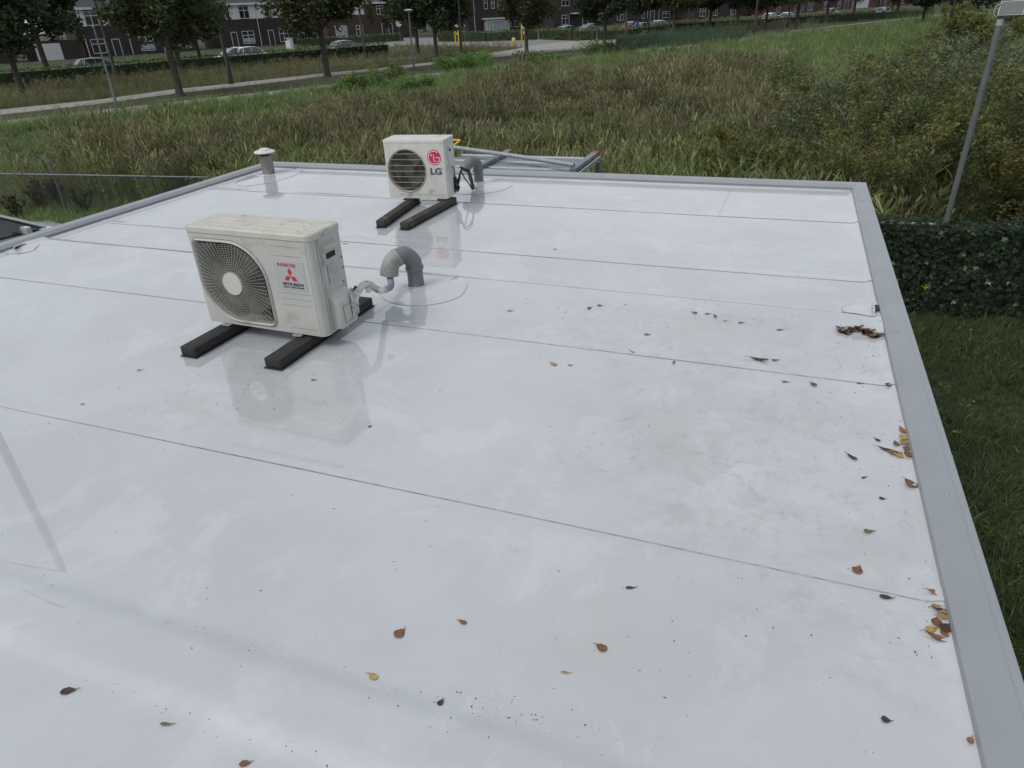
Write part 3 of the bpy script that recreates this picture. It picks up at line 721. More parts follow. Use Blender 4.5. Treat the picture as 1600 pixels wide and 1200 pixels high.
beam(-3.405, 5.407, 6.36, .13, .085, .066, WOODD, 'weathered timber beam under the left half of the smaller far unit', 'timber_beam')
beam(-3.150, 5.39, 6.39, -.03, .085, .066, WOODD, 'weathered timber beam under the right half of the smaller far unit', 'timber_beam')

# ------------------------------------------------------------------ pipes and vents
def gooseneck(name, label, base, r_, P, mats, mouth_dir, sock=None, group='goosenecks'):
    t = thing(name, label, 'pipe', base, 0, group)
    mb = MB(); mb.lathe([(r_+.04, .002), (r_+.014, .004), (r_+.005, .012), (r_+.003, .03)], n=28); mb.build('flashing_collar', MEMB, t, smooth=True)
    P = [Vector(p) for p in P]
    mb = MB(); mb.tube(P[:2], r_, 28); mb.build('riser', mats[0], t, smooth='auto')
    sp = smoothpts(P[1:], 5); half = len(sp)//2
    mb = MB(); mb.tube(sp[:half+1], r_*1.05, 28); mb.build('bend', mats[1], t, smooth='auto')
    mb = MB(); mb.tube(sp[half:], r_*1.09, 28, cap=False); mb.tube([sp[-1]-(sp[-1]-sp[-2]).normalized()*.03, sp[-1]-(sp[-1]-sp[-2]).normalized()*.028], r_*1.05, 28); 
    o = mb.build('elbow', mats[2], t, smooth='auto')
    for q in (half, 0, len(sp)-1):
        c = sp[q]; d = (sp[min(q+1, len(sp)-1)]-sp[max(q-1, 0)]).normalized()
        m2 = MB(); m2.tube([c-d*.012, c-d*.011, c+d*.011, c+d*.012], [r_*1.09, r_*1.15, r_*1.15, r_*1.09], 28, cap=False); m2.build('socket_ring', mats[2] if q else mats[0], t, smooth='auto')
    e = sp[-1]; d = (sp[-1]-sp[-2]).normalized()
    m2 = MB(); m2.tube([e-d*.02, e-d*.018], r_*1.04, 24); m2.build('pipe_bore', DARK, t)
    return t
gooseneck('gooseneck_pipe', 'grey plastic gooseneck between the larger unit and the roof crease, feeding the wrapped hose', (-2.335, 4.075, RZ), .056,
          [(0, 0, .02), (0, 0, .155), (-.006, -.007, .21), (-.045, -.05, .262), (-.098, -.11, .235), (-.120, -.135, .18), (-.124, -.14, .15)], (PVC, PVC, PVC2), None, group='grey plastic goosenecks')
gooseneck('gooseneck_pipe', 'grey plastic gooseneck with open dark mouth beside the smaller far unit', (-3.215, 7.29, RZ), .053,
          [(0, 0, .02), (0, 0, .15), (-.005, -.01, .215), (-.025, -.05, .262), (-.05, -.11, .256), (-.07, -.165, .222), (-.078, -.185, .2)], (PVC, PVC, PVC), None, group='grey plastic goosenecks')
# insulated line from the big unit to the gooseneck
lt = thing('refrigerant_line', 'stained white wrapped hose from the larger unit up into the grey gooseneck', 'hose', (-2.37, 3.3, RZ))
mb = MB(); p0 = Vector((-2.37, 3.3, RZ))
A = [atY(*q)-p0 for q in ((553, 474, 3.26), (558, 458, 3.30), (567, 446, 3.36), (577, 444, 3.46), (586, 450, 3.57), (595, 454, 3.68), (604, 452, 3.79))]
mb.tube(smoothpts(A, 6), [.022+.002*noise.noise(Vector((i*.35, 0, 0))) for i in range(37)], 12); mb.build('wrapped_hose', TAPE, lt, smooth=True)
B = [A[-1], atY(611, 446, 3.87)-p0, Vector((-2.455, 3.93, RZ+.15))-p0, Vector((-2.455, 3.94, RZ+.20))-p0]
mb = MB(); mb.tube(smoothpts(B, 6), [.023]*19, 12); mb.build('hose_sleeve', HOSE, lt, smooth=True)
for k, (dx, dz) in enumerate(((-.02, 0), (.012, .012), (.02, -.014))):
    mb = MB(); C_ = [Vector((-2.395, 3.25+dx, RZ+.13+dz))-p0, Vector((-2.365+dx*.6, 3.27+dx, RZ+.20+dz))-p0, Vector((-2.325+dx, 3.31, RZ+.285+dz))-p0]
    mb.tube(smoothpts(C_, 5), .009, 7); mb.build('copper_branch', [TAPE, CABLE, TAPE][k], lt, smooth=True)
mb = MB()
for q in range(26):
    a = q*2.4; mb.box((A[0].x-.035+.03*math.cos(a)*random.random(), A[0].y-.02+.03*math.sin(a), A[0].z-.05+random.uniform(-.08, .03)), (.03, .004, .03), rot=Matrix.Rotation(a, 3, random.choice('XYZ')))
mb.build('foil_scraps', FOIL, lt)
for q, c in enumerate(((.10, .05, .10), (.165, .13, .035))):
    mb = MB(); mb.box((A[2].x+.02+q*.06, A[2].y+.02+q*.05, A[2].z-.035-q*.02), (.035, .03, .025), rz=.6); mb.build('loose_tape', TAPE, lt)
# black pipes hanging between the far unit and its gooseneck
ct = thing('black_pipe_loop', 'thin black pipes drooping from the smaller unit into the open gooseneck', 'pipes', (-3.1, 6.5, RZ))
q0 = Vector((-3.1, 6.5, RZ))
for P, r_ in (([(-3.09, 6.46, .15), (-3.07, 6.48, .24), (-3.08, 6.55, .30), (-3.06, 6.7, .26), (-3.10, 6.86, .11), (-3.12, 6.93, .03), (-3.16, 6.98, .05), (-3.20, 7.02, .14), (-3.26, 7.10, .19), (-3.28, 7.15, .22)], .0095),
              ([(-3.09, 6.46, .10), (-3.10, 6.50, .2), (-3.10, 6.58, .28), (-3.11, 6.68, .20), (-3.13, 6.84, .09), (-3.14, 6.93, .018), (-3.18, 6.99, .06), (-3.23, 7.04, .16), (-3.28, 7.12, .21)], .007),
              ([(-3.09, 6.47, .2), (-3.06, 6.52, .31), (-3.04, 6.62, .30), (-3.06, 6.74, .22), (-3.10, 6.88, .07)], .006)):
    mb = MB(); mb.tube(smoothpts([Vector((a, b, RZ+c))-q0 for a, b, c in P], 5), r_, 7); mb.build('insulated_pipe', CABLE, ct, smooth=True)
# roof vent
v = thing('roof_vent', 'short grey vent pipe with flat white cowl at the far left roof corner', 'vent', (-6.155, 7.31, RZ))
mb = MB(); mb.tube([(0, 0, .004), (0, 0, .235)], .076, 28); mb.build('vent_pipe', VENTM, v, smooth='auto')
mb = MB(); mb.tube([(0, 0, .235), (0, 0, .265)], .055, 20); mb.build('vent_throat', DARK, v, smooth='auto')
mb = MB(); mb.lathe([(0, .262), (.10, .262), (.128, .268), (.132, .277), (.122, .288), (.09, .298), (.075, .297), (.072, .306), (.05, .318), (0, .327)], n=32); mb.build('vent_cowl', VENTC, v, smooth='auto')
for a in (0, 120, 240): mb = MB(); mb.box((.066*math.cos(R(a)), .066*math.sin(R(a)), .25), (.012, .012, .035)); mb.build('cowl_bracket', VENTM, v)
mb = MB(); mb.lathe([(.13, .002), (.09, .006), (.08, .012)], n=28); mb.build('flashing_collar', MEMB, v, smooth=True)

# ------------------------------------------------------------------ fallen leaves
def leaf_mesh(L_, Wd, curl, mat, bend=.3, seed=0):
    rnd = random.Random(seed); mb = MB(); n = 9; ws = []
    for i in range(n+1):
        t = i/n; wv = Wd/2*math.sin(math.pi*min(1, t**.8))**.8*(1-.25*t)*(1+.12*rnd.uniform(-1, 1)); x = (t-.5)*L_
        zc = curl*L_*(abs(t-.5)*2)**2*.5+.0015
        for s in (-1, -.5, 0, .5, 1): mb.v.append((x, s*wv+bend*L_*.1*math.sin(3*t), zc+abs(s)**1.5*wv*curl*1.2+.0008*rnd.uniform(-1, 1)))
    for i in range(n):
        for j in range(4): q = i*5+j; mb.f.append((q, q+5, q+6, q+1)); mb.m.append(0)
    mb.tube([(L_*.46, 0, curl*L_*.45+.001), (L_*.6, .002, curl*L_*.4+.003), (L_*.72, .005, .003)], [.0011, .0009, .0007], 4)
    return mb
LEAVES = [
 (1416, 690, .05, .034, 'yellow', 50, .4, 'mustard leaf at the very back of the yellow heap, against the trim'), (1398, 709, .045, .03, 'orange', 10, .3, 'rusty leaf half under the long dark leaf in the heap'),
 (1421, 716, .045, .03, 'brown', 110, .5, 'brown leaf at the front right end of the yellow heap'), (1472, 967, .04, .03, 'tan', 70, .3, 'tan leaf wedged between dark leaf and trim in the lower pile'),
 (1455, 985, .035, .022, 'yellow', 30, .3, 'small mustard leaf at the left of the lower pile'), (1473, 994, .03, .02, 'orange', 120, .4, 'small rusty leaf at the foot of the lower pile'),  # px, py, length, width, kind, angle, curl, label
 (865, 569, .050, .030, 'yellow', 150, .25, 'yellow leaf lying left of a small ochre scrap, in the middle of the roof'),
 (891, 571, .028, .018, 'tan', 10, .1, 'small ochre scrap just right of the yellow leaf'),
 (797, 486, .040, .020, 'tan', 20, .1, 'narrow tan leaf between the gooseneck patch and the pair of leaves on the crease'),
 (921, 482, .036, .026, 'brown', 60, .4, 'reddish curled leaf, left of the pair below the roof crease'),
 (937, 480, .034, .018, 'dark', 5, .2, 'dark leaf, right of the pair below the roof crease'),
 (1085, 493, .034, .024, 'olive', 170, .3, 'olive leaf at the left end of the row along the crease'),
 (1105, 495, .034, .015, 'dark', 10, .2, 'dark thin leaf, second in the row along the crease'),
 (1117, 497.5, .036, .020, 'brown', 120, .5, 'curled brown leaf standing up, third in the row along the crease'),
 (1133, 502, .026, .018, 'yellow', 0, .1, 'pale yellow scrap just below the row along the crease'),
 (1158, 505, .034, .020, 'brown', 15, .2, 'brown leaf at the right end of the row along the crease'),
 (1011, 523, .040, .020, 'olive', 5, .2, 'greenish brown leaf left of a fine dark twig, between crease and seam'),
 (1219, 515.5, .045, .017, 'brown', 25, .15, 'slim brown leaf above the large dark curled leaf'),
 (988, 550, .040, .012, 'dark', 140, .3, 'short black twig-like leaf just above the seam'),
 (1053, 567, .028, .018, 'brown', 80, .6, 'tiny upright brown leaf touching the seam'),
 (1185, 562, .105, .032, 'dark', 172, .35, 'long dark rolled leaf, the largest in the middle of the roof'),
 (1211, 563, .040, .024, 'orange', 20, .2, 'rusty tip leaf stuck to the right end of the long dark rolled leaf'),
 (1227, 597, .034, .017, 'brown', 5, .1, 'flat brown leaf just left of the folded one below the seam'),
 (1271, 601, .044, .030, 'brown', 130, .4, 'folded brown leaf below the seam towards the right edge'),
 (1343, 599, .030, .014, 'brown', 10, .1, 'narrow brown leaf lying on the seam'),
 (1388, 604, .036, .030, 'brown', 60, .5, 'crumpled brown leaf where the seam meets the right edge trim'),
 (1331, 715, .056, .021, 'dark', 135, .3, 'pointed dark brown leaf standing clear of the yellow heap by the right edge'),
 (1371, 688, .028, .020, 'dark', 130, .2, 'small black square scrap above the yellow heap by the right edge'),
 (1387, 704, .072, .026, 'dark', 160, .2, 'long dark leaf lying on top of the yellow heap'),
 (1408, 714, .075, .028, 'yellow', 165, .2, 'yellow leaf under the long dark one by the right edge'),
 (1410, 678, .046, .030, 'orange', 110, .5, 'orange leaf propped against the edge trim, above the heap'),
 (1400, 695, .032, .024, 'brown', 100, .6, 'round brown curled leaf in the heap by the right edge'),
 (1412, 697, .040, .030, 'tan', 40, .4, 'tan leaf in the heap by the right edge'),
 (1419, 707, .040, .025, 'brown', 70, .5, 'brown leaf between heap and edge trim'),
 (1350, 747, .026, .010, 'dark', 35, .1, 'tiny dark sliver below the pointed dark leaf'),
 (1422, 760, .058, .040, 'brown', 125, .3, 'broad brown leaf against the edge trim below the heap'),
 (1378, 780, .024, .018, 'dark', 0, .2, 'small grey-brown scrap left of the broad leaf at the trim'),
 (1357, 832, .038, .020, 'olive', 15, .5, 'small folded leaf above the torn brown leaf on the right'),
 (1340, 892, .044, .036, 'brown', 70, .25, 'torn reddish leaf just above the near seam'),
 (1384, 934.5, .036, .019, 'dark', 5, .2, 'dark leaf touching the near seam'),
 (1459, 930, .042, .022, 'orange', 165, .3, 'rusty oval leaf above the lower pile at the trim'),
 (1463, 953, .036, .020, 'tan', 20, .3, 'ochre leaf at the top of the lower pile by the trim'),
 (1469, 960, .044, .018, 'dark', 170, .4, 'dark curled leaf in the lower pile by the trim'),
 (1463, 976, .036, .030, 'brown', 80, .4, 'brown leaf in the middle of the lower pile'),
 (1479, 988, .038, .032, 'dark', 60, .3, 'black leaf pressed to the trim in the lower pile'),
 (1463, 998, .056, .022, 'brown', 160, .5, 'long brown leaf at the bottom of the lower pile'),
 (985, 919, .034, .013, 'dark', 20, .1, 'small black sliver in the open near part of the roof'),
 (940, 1012, .038, .030, 'brown', 160, .15, 'round brown leaf right of centre near the bottom'),
 (883, 1051, .026, .009, 'tan', 5, .1, 'thin tan sliver left of the round brown leaf near the bottom'),
 (723, 972, .030, .018, 'brown', 170, .2, 'small brown leaf up and right of the heart-shaped one'),
 (625, 990, .040, .036, 'brown', 75, .15, 'heart-shaped brown leaf near the bottom centre'),
 (583, 1057, .036, .022, 'yellow', 165, .2, 'golden leaf on the near crease below the heart-shaped one'),
 (689, 1099, .024, .018, 'dark', 80, .5, 'tiny dark curled leaf on the near crease'),
 (107, 1081, .044, .026, 'dark', 30, .2, 'dark red leaf with stalk at the bottom left'),
 (260, 1133, .036, .012, 'olive', 15, .3, 'twisted olive sliver right of the dark red leaf at bottom left'),
 (383, 1194, .030, .020, 'brown', 30, .2, 'brown leaf cut by the bottom edge of the photo'),
 (490, 594, .030, .018, 'tan', 15, .4, 'tan curled leaf in front of the larger unit'),
 (601, 503, .036, .016, 'tan', 10, .2, 'ochre leaf between the larger unit and the gooseneck patch'),
 (218, 579, .028, .014, 'orange', 30, .3, 'rusty leaf left of the beams of the larger unit'),
 (578, 667, .018, .012, 'dark', 60, .2, 'tiny dark leaf right of the mirror image of the larger unit'),
 (129, 632, .020, .010, 'dark', 20, .2, 'tiny dark leaf far left, above the near seam'),
 (1384, 1126, .022, .019, 'dark', 0, .2, 'round dark scrap near the bottom right'),
 (1521, 1165, .022, .016, 'orange', 60, .4, 'small rusty leaf touching the trim at the bottom right'),
 (867, 390, .028, .016, 'brown', 0, .2, 'small brown leaf just above the far seam, right of the gooseneck'),
 (539, 381, .05, .018, 'tan', 0, .2, 'ochre leaf peeping out behind the larger unit'),
]
for i, (px, py, L_, Wd, kd, an, cu, lb) in enumerate(LEAVES):
    p = onroof(px, py); p.x = min(p.x, XR-.012); p.z = rz_(p.x, p.y)+.001
    o = leaf_mesh(L_*(1.02 if px < 1380 else 1.15), Wd*(1.05 if px < 1380 else 1.2), cu*.6, None, seed=i).build('fallen_leaf', LEAFC[kd], loc=p, rz=R(an), smooth=True)
    tag(o, lb, 'leaf', 'leaves scattered on the roof')
# mulch heap against the outlet
for i in range(30):
    t = (i/29)**.8; p = onroof(1310+62*t+random.uniform(-3, 3), 517+9*t+random.uniform(-2, 2)+2*math.sin(9*t)); p.x = min(p.x, XR-.01); p.z = rz_(p.x, p.y)+random.uniform(.001, .014)*(t > .3)
    kd = random.choice(['brown', 'dark', 'dark', 'tan', 'olive', 'brown', 'yellow' if t > .6 else 'dark'])
    o = leaf_mesh(random.uniform(.04, .07), random.uniform(.022, .038), random.uniform(.2, .7), None, seed=100+i).build('fallen_leaf', LEAFC[kd], loc=p, rz=random.uniform(-.6, .6)+(3.1 if i % 2 else 0), smooth=True)
    tag(o, 'rotting leaf matted into the long dark drift at the foot of the right edge trim', 'leaf', 'leaves matted in the drift by the outlet')
# crumbs
def crumbs():
    mb = MB(); rnd = random.Random(3)
    def spk(x, y, s):
        if not (XL+.02 < x < XR-.01 and -1 < y < YF-.02): return
        a = rnd.uniform(0, 6.28); l_, w_ = s*rnd.uniform(.7, 2.0), s*rnd.uniform(.35, .8); z = rz_(x, y)+.0006
        c, q = math.cos(a), math.sin(a)
        vs = [(x+c*l_, y+q*l_, z), (x-q*w_, y+c*w_, z), (x-c*l_, y-q*l_, z), (x+q*w_, y-c*w_, z), (x, y, z+min(l_, w_)*.8)]
        mb.add(vs, [(0, 1, 4), (1, 2, 4), (2, 3, 4), (3, 0, 4)])
    for _ in range(900): spk(rnd.uniform(XL, XR), rnd.uniform(.4, YF), rnd.choice([.0016, .002, .0026, .0032]))
    def cloud(px, py, sx, sy, n, s=.0024):
        for _ in range(n):
            p = onroof(rnd.gauss(px, sx), rnd.gauss(py, sy)); spk(p.x, p.y, s*rnd.choice([.4, .5, .6, .7, .8, 1.0, 1.6]))
    cloud(600, 372, 30, 10, 160, .003); cloud(665, 352, 40, 10, 60); cloud(440, 600, 70, 25, 110); cloud(250, 610, 80, 25, 50, .002)
    cloud(1050, 500, 90, 6, 60, .0026); cloud(1200, 510, 80, 5, 50, .003); cloud(1300, 600, 70, 40, 90, .002); cloud(1340, 700, 40, 60, 80, .002)
    cloud(700, 1095, 50, 10, 50, .0022); cloud(800, 1128, 60, 12, 60, .0022); cloud(900, 1150, 70, 25, 30, .002); cloud(1440, 880, 15, 60, 26, .0026); cloud(1100, 990, 200, 80, 70, .002)
    cloud(400, 540, 60, 15, 60); cloud(900, 480, 50, 8, 40, .003); cloud(1460, 980, 14, 24, 30, .0026); cloud(1370, 545, 8, 30, 60, .003)
    for i in range(240):
        t = rnd.random(); y = rnd.choice([4.055, .82, 1.09]); spk(XL+.3+(XR-XL-.4)*t**.6, y+rnd.gauss(0, .012), .0022)
    return tag(mb.build('roof_debris', SPECK), kind='stuff')
crumbs()

# ------------------------------------------------------------------ galvanised rack behind the far edge
rk = thing('steel_rack', 'galvanised steel rack with ribbed top standing behind the far roof edge', 'rack', (-4.2, 8.9, 0))
RT_Z = 2.62
mb = MB(); mb.box((.82, .0, RT_Z-.045), (1.96, 1.0, .01)); mb.build('deck_plate', GALV, rk)
for i in range(8):
    mb = MB(); mb.extr([(-.038, -.039), (-.024, -.012), (.024, -.012), (.038, -.039)], (-.16, -.44+i*.125, RT_Z), (1.74, -.44+i*.125, RT_Z), out=Vector((0, 1, 0))); mb.build('deck_rib', GALVL if i % 3 == 1 else GALV, rk)
for x in (.52, 1.78):
    mb = MB(); mb.bbox((x, 0, RT_Z+.015), (.085, 1.08, .05), .004); cb = mb.build('cross_beam', GALV, rk)
    m2 = MB(); m2.bbox((x, .55, RT_Z+.018), (.095, .055, .056), .004); m2.build('beam_cap', ORANGE, cb)
mb = MB(); mb.box((1.86, 0, RT_Z-.02), (.02, 1.06, .03)); mb.build('side_rail', GALVL, rk)
for x in (-.12, 1.84):
    for y in (-.48, .5):
        mb = MB(); mb.box((x, y, RT_Z/2-.04), (.06, .06, RT_Z-.08)); mb.build('post', GALV, rk)
for y in (-.3, -.1, .1, .3):
    mb = MB(); mb.box((1.85, y, RT_Z/2-.1), (.02, .12, RT_Z-.25)); mb.build('side_panel', GREYP, rk)
mb = MB(); mb.box((.82, -.52, RT_Z-.06), (2.0, .03, .06)); mb.build('front_rail', GALV, rk)
tb = MB(); tb.tube([(-4.45, 9.1, RZ+.07), (-3.3, 8.7, RZ+.045), (-2.40, 8.37, RZ+.02)], .027, 12)
tag(tb.build('scaffold_tube', GALVL, smooth='auto'), 'bright round steel tube lying slantwise across the ribbed rack top', 'tube')
tb = MB(); tb.tube(smoothpts([(-4.52, 8.95, RZ-.03), (-4.50, 9.0, RZ+.0), (-4.40, 9.35, RZ+.098), (-4.46, 9.42, RZ+.103), (-4.7, 9.45, RZ+.10)], 4), .014, 8)
tag(tb.build('yellow_handrail_end', YEL, smooth=True), 'bent yellow painted rail end sticking out behind the smaller unit', 'handrail')

# ------------------------------------------------------------------ cars
def car_parts(paint, par):
    st_ = [(-2.05, .62, .30, .62), (-1.98, .78, .22, .86), (-1.7, .85, .20, .93), (-1.0, .88, .18, .96), (0, .89, .18, .95), (.75, .88, .18, .93), (1.15, .87, .18, .90), (1.65, .83, .20, .80), (1.98, .72, .24, .66), (2.08, .55, .32, .54)]
    mb = MB(); sec = 9
    for y, hw, z0, z1 in st_:
        for j in range(sec):
            a = -1+2*j/(sec-1)
            if abs(a) == 1: p = (a*hw*.97, y, z0)
            elif abs(a) >= .75: p = (math.copysign(hw, a), y, z0+(z1-z0)*.45)
            elif abs(a) >= .5: p = (math.copysign(hw*.94, a), y, z1-.05)
            else: p = (a*hw*1.55, y, z1+.03*(1-abs(a)*2))
            mb.v.append(p)
    for i in range(len(st_)-1):
        for j in range(sec-1): q = i*sec+j; mb.f.append((q, q+1, q+sec+1, q+sec)); mb.m.append(0)
    mb.f += [tuple(range(sec)), tuple(range((len(st_)-1)*sec, len(st_)*sec))[::-1]]; mb.m += [0, 0]
    body = mb.build('body', paint, par, smooth='auto')
    # greenhouse
    gs = [(-1.93, .72, .90, .72, .93), (-1.55, .76, .93, .60, 1.36), (-1.1, .79, .94, .63, 1.46), (-.3, .80, .94, .64, 1.49), (.25, .80, .93, .62, 1.43), (1.22, .76, .90, .70, .93)]
    mb = MB()
    for y, wb, zb, wt, zt in gs: mb.v += [(-wb, y, zb), (-wt, y, zt-.02), (0, y, zt), (wt, y, zt-.02), (wb, y, zb)]
    for i in range(len(gs)-1):
        for j in range(4): q = i*5+j; mb.f.append((q, q+1, q+6, q+5)); mb.m.append(0)
    mb.build('windows', CGLASS, par, smooth='auto')
    mb = MB()
    for y, wb, zb, wt, zt in gs[1:5]: mb.v += [(-wt-.012, y, zt-.045), (-wt*.9, y, zt-.0), (0, y, zt+.018), (wt*.9, y, zt-.0), (wt+.012, y, zt-.045)]
    for i in range(3):
        for j in range(4): q = i*5+j; mb.f.append((q, q+1, q+6, q+5)); mb.m.append(0)
    mb.build('roof', paint, par, smooth='auto')
    for s in (-1, 1):
        mb = MB(); mb.tube([(s*.765, 1.2, .91), (s*.635, .27, 1.41)], .028, 6); mb.tube([(s*.805, -.35, .93), (s*.65, -.35, 1.46)], .024, 6); mb.tube([(s*.77, -1.3, .93), (s*.63, -1.15, 1.44)], .045, 6)
        mb.tube([(s*.735, -1.92, .93), (s*.61, -1.53, 1.36)], .035, 6); mb.build('pillars', paint, par)
        mb = MB(); mb.tube([(s*.80, 1.15, .93), (s*.665, .27, 1.40), (s*.665, -.3, 1.455), (s*.655, -1.1, 1.43), (s*.74, -1.5, 1.1)], .010, 5); mb.build('window_trim', CHROME, par)
        mb = MB(); mb.bbox((s*.95, .78, .98), (.18, .10, .12), .02); mb.build('mirror', paint, par, smooth='auto')
        mb = MB(); mb.bbox((s*.62, 1.96, .62), (.28, .16, .12), .02); mb.build('headlight', CHROME, par)
        mb = MB(); mb.bbox((s*.66, -1.97, .75), (.2, .1, .16), .02); mb.build('tail_light', CARP['red'], par)
        for y in (1.28, -1.28):
            mb = MB(); mb.tube([(s*.70, y, .32), (s*.72, y, .32), (s*.88, y, .32), (s*.895, y, .32)], [.28, .32, .32, .28], 24); wh = mb.build('wheel', CTYRE, par, smooth='auto')
            m2 = MB(); m2.tube([(s*.89, y, .32), (s*.90, y, .32)], .20, 16); m2.build('rim', CHROME, wh)
protoc = {}
def car(x, y, rz, colr, label, group=None, scale=None):
    z = gz(x, y)+.035
    if 'p' not in protoc:
        t = thing('parked_car', label, 'car', (x, y, z), rz, group); car_parts(CARP[colr], t); protoc['p'] = t; protoc['c'] = CARP[colr]
    else:
        t = copy_thing(protoc['p'], (x, y, z), rz, label, scale or (1, 1, 1), group)
        if group is None and 'group' in t: del t['group']
        for c in t.children:
            if c.name.split('.')[0] in ('body', 'roof', 'pillars', 'mirror'):
                c.material_slots[0].link = 'OBJECT'; c.material_slots[0].material = CARP[colr]
    return t
G = 'cars parked along the houses'
near_car = car(-14.2, 7.8, -.12, 'silver', 'silver hatchback close below the left roof edge, only bonnet and side window showing', 'cars parked around the site'); near_car.scale = (1.13, 1.12, 1.16)
SA = math.atan2(SV.y, SV.x)-math.pi/2
def carpx(px, py, colr, label, dz=1.35, turn=0):
    p = at(px, py, dz); car(p.x, p.y, SA+turn, colr, label, 'cars parked around the site')
CARS = [(150, 91, 'grey', 'grey car behind the hedge in front of the leftmost dark brick house', 0), (363, 75, 'silver', 'pale silver car, left of the pair beside the black lamp post', math.pi), (392, 73.5, 'white', 'white car, right of the pair beside the black lamp post', 0),
        (541, 63.5, 'blue', 'blue grey car behind the clipped hedge, right of the broad street tree', 0), (888, 40.5, 'grey', 'grey estate car behind the hedge under the house canopy', 0), (918, 38, 'blue', 'dark blue car right of the grey estate behind the hedge', math.pi),
        (990, 34, 'red', 'orange red car behind the hedge next to the black lamp post', 0), (1006, 35.5, 'silver', 'pale car tucked right behind the orange red one', 0), (1033, 32, 'grey', 'grey green car at the end of the hedge, before the far lamp post', 0),
        (1206, 20.5, 'white', 'white car, left of the pair behind the far hedge', 0), (1233, 19.5, 'white', 'white van-like car, right of the pair behind the far hedge', 0), (1301, 13, 'dark', 'dark car in front of the far red brick house', 0), (1381, 11.5, 'silver', 'silver car at the far right end of the street', 0)]
for px, py, cc, lb, tn in CARS: carpx(px, py, cc, lb, 1.45, tn)

# ------------------------------------------------------------------ houses
def window(par, x0, x1, z0, z1, bars=(1, 1), curt=False, y=0, depth=.06):
    f = .075; mb = MB(); yc = y-.035
    for a, b, c, d in ((x0, x1, z0, z0+f*1.3), (x0, x1, z1-f, z1), (x0, x0+f, z0+f, z1-f), (x1-f, x1, z0+f, z1-f)):
        mb.box(((a+b)/2, yc, (c+d)/2), (b-a, .09, d-c))
    zt = z0+(z1-z0)*.66
    if bars[1]: mb.box(((x0+x1)/2, yc+.002, zt), (x1-x0-2*f, .07, .09))
    for i in range(bars[0]): x = x0+(x1-x0)*(i+1)/(bars[0]+1); mb.box((x, yc+.004, (z0+z1)/2), (.09, .07, z1-z0-2*f))
    w_ = mb.build('window', HWHITE, par)
    m2 = MB(); m2.box(((x0+x1)/2, y-.012, (z0+z1)/2), (x1-x0-.1, .012, z1-z0-.1)); m2.build('pane', CURT if curt == 2 else GLASSW, w_)
    if curt == 1: m2 = MB(); m2.box(((x0+x1)/2, y-.02, z0+(z1-z0)*.28), (x1-x0-.18, .006, (z1-z0)*.34)); m2.build('blind', CURT, w_)
def door(par, x0, x1, z0, z1, y=0):
    mb = MB()
    for a, b, c, d in ((x0, x0+.09, z0, z1), (x1-.09, x1, z0, z1), (x0+.09, x1-.09, z1-.09, z1)): mb.box(((a+b)/2, y-.035, (c+d)/2), (b-a, .09, d-c))
    d_ = mb.build('door_frame', HWHITE, par); m2 = MB(); m2.box(((x0+x1)/2, y-.015, (z0+z1)/2-.04), (x1-x0-.18, .03, z1-z0-.1)); m2.build('door_leaf', DOORM, d_)
def house(name, label, t0, t1, n, mat, dep=9, eave=7.25, ridge=10.5, panels=(), wins=(), doors=(), extra=None, whitegut=True):
    o = st(t0, n, 0); h = thing(name, label, 'house', (o.x, o.y, 0), math.atan2(SV.y, SV.x), 'houses along the street')
    Wd = t1-t0; mb = MB(); mb.box((Wd/2, dep/2, eave/2-.02), (Wd, dep, eave-.04)); mb.build('wall', mat, h)
    mb = MB(); e = .45; hh = ridge-eave
    for (ya, za, yb, zb) in ((-e, eave-.05, dep/2, ridge), (dep+e, eave-.05, dep/2, ridge)):
        s = [(-.3, ya, za), (Wd+.3, ya, za), (Wd+.3, yb, zb), (-.3, yb, zb)]; mb.add(s+[(a, b, c+.18) for a, b, c in s], [(0, 1, 2, 3), (4, 5, 6, 7), (0, 1, 5, 4), (1, 2, 6, 5), (3, 0, 4, 7)])
    r_ = mb.build('roof', TILE, h)
    mb = MB(); mb.add([(0.01, 0.01, eave-.06), (0.01, dep-.01, eave-.06), (0.01, dep/2, ridge-.1)], [(0, 1, 2)]); mb.add([(Wd-.01, 0.01, eave-.06), (Wd-.01, dep-.01, eave-.06), (Wd-.01, dep/2, ridge-.1)], [(0, 1, 2)]); mb.build('gable', mat, h)
    m2 = MB(); m2.box((Wd*.3, dep/2, ridge+.4), (.8, .8, 1.2)); m2.build('chimney', mat, r_)
    if whitegut: mb = MB(); mb.box((Wd/2, -.42, eave), (Wd+.7, .28, .34)); mb.build('gutter', HWHITE, h)
    for a, b, c, d in panels: mb = MB(); mb.box(((a+b)/2-t0, -.02, (c+d)/2), (b-a, .05, d-c)); mb.build('white_cladding', HWHITE, h)
    for q in wins: window(h, q[0]-t0, q[1]-t0, q[2], q[3], q[4] if len(q) > 4 else (1, 1), q[5] if len(q) > 5 else False, y=(-.05 if q[2] > 4.5 and panels else 0))
    for q in doors: door(h, q[0]-t0, q[1]-t0, q[2], q[3])
    for x in (extra or []): mb = MB(); mb.tube([(x-t0, -.06, .6), (x-t0, -.06, eave-.1)], .06, 6); mb.build('downpipe', HWHITE, h)
    return h
h0 = house('brick_house', 'dark brick house at the left edge, mostly hidden behind the two dark trees', 6, 24.5, -130, BRICK, panels=[(7, 23, 4.9, 7.1)], wins=[(8, 10, 5, 6.9), (13, 14, 5, 6.9), (18, 20, 5, 6.9), (8, 10.4, 1, 3.1), (15, 17.2, 1, 3.1, (2, 1), 2), (19.5, 22, 1, 2.6, (2, 0), 2)], doors=[(11.5, 12.6, .6, 2.9)])
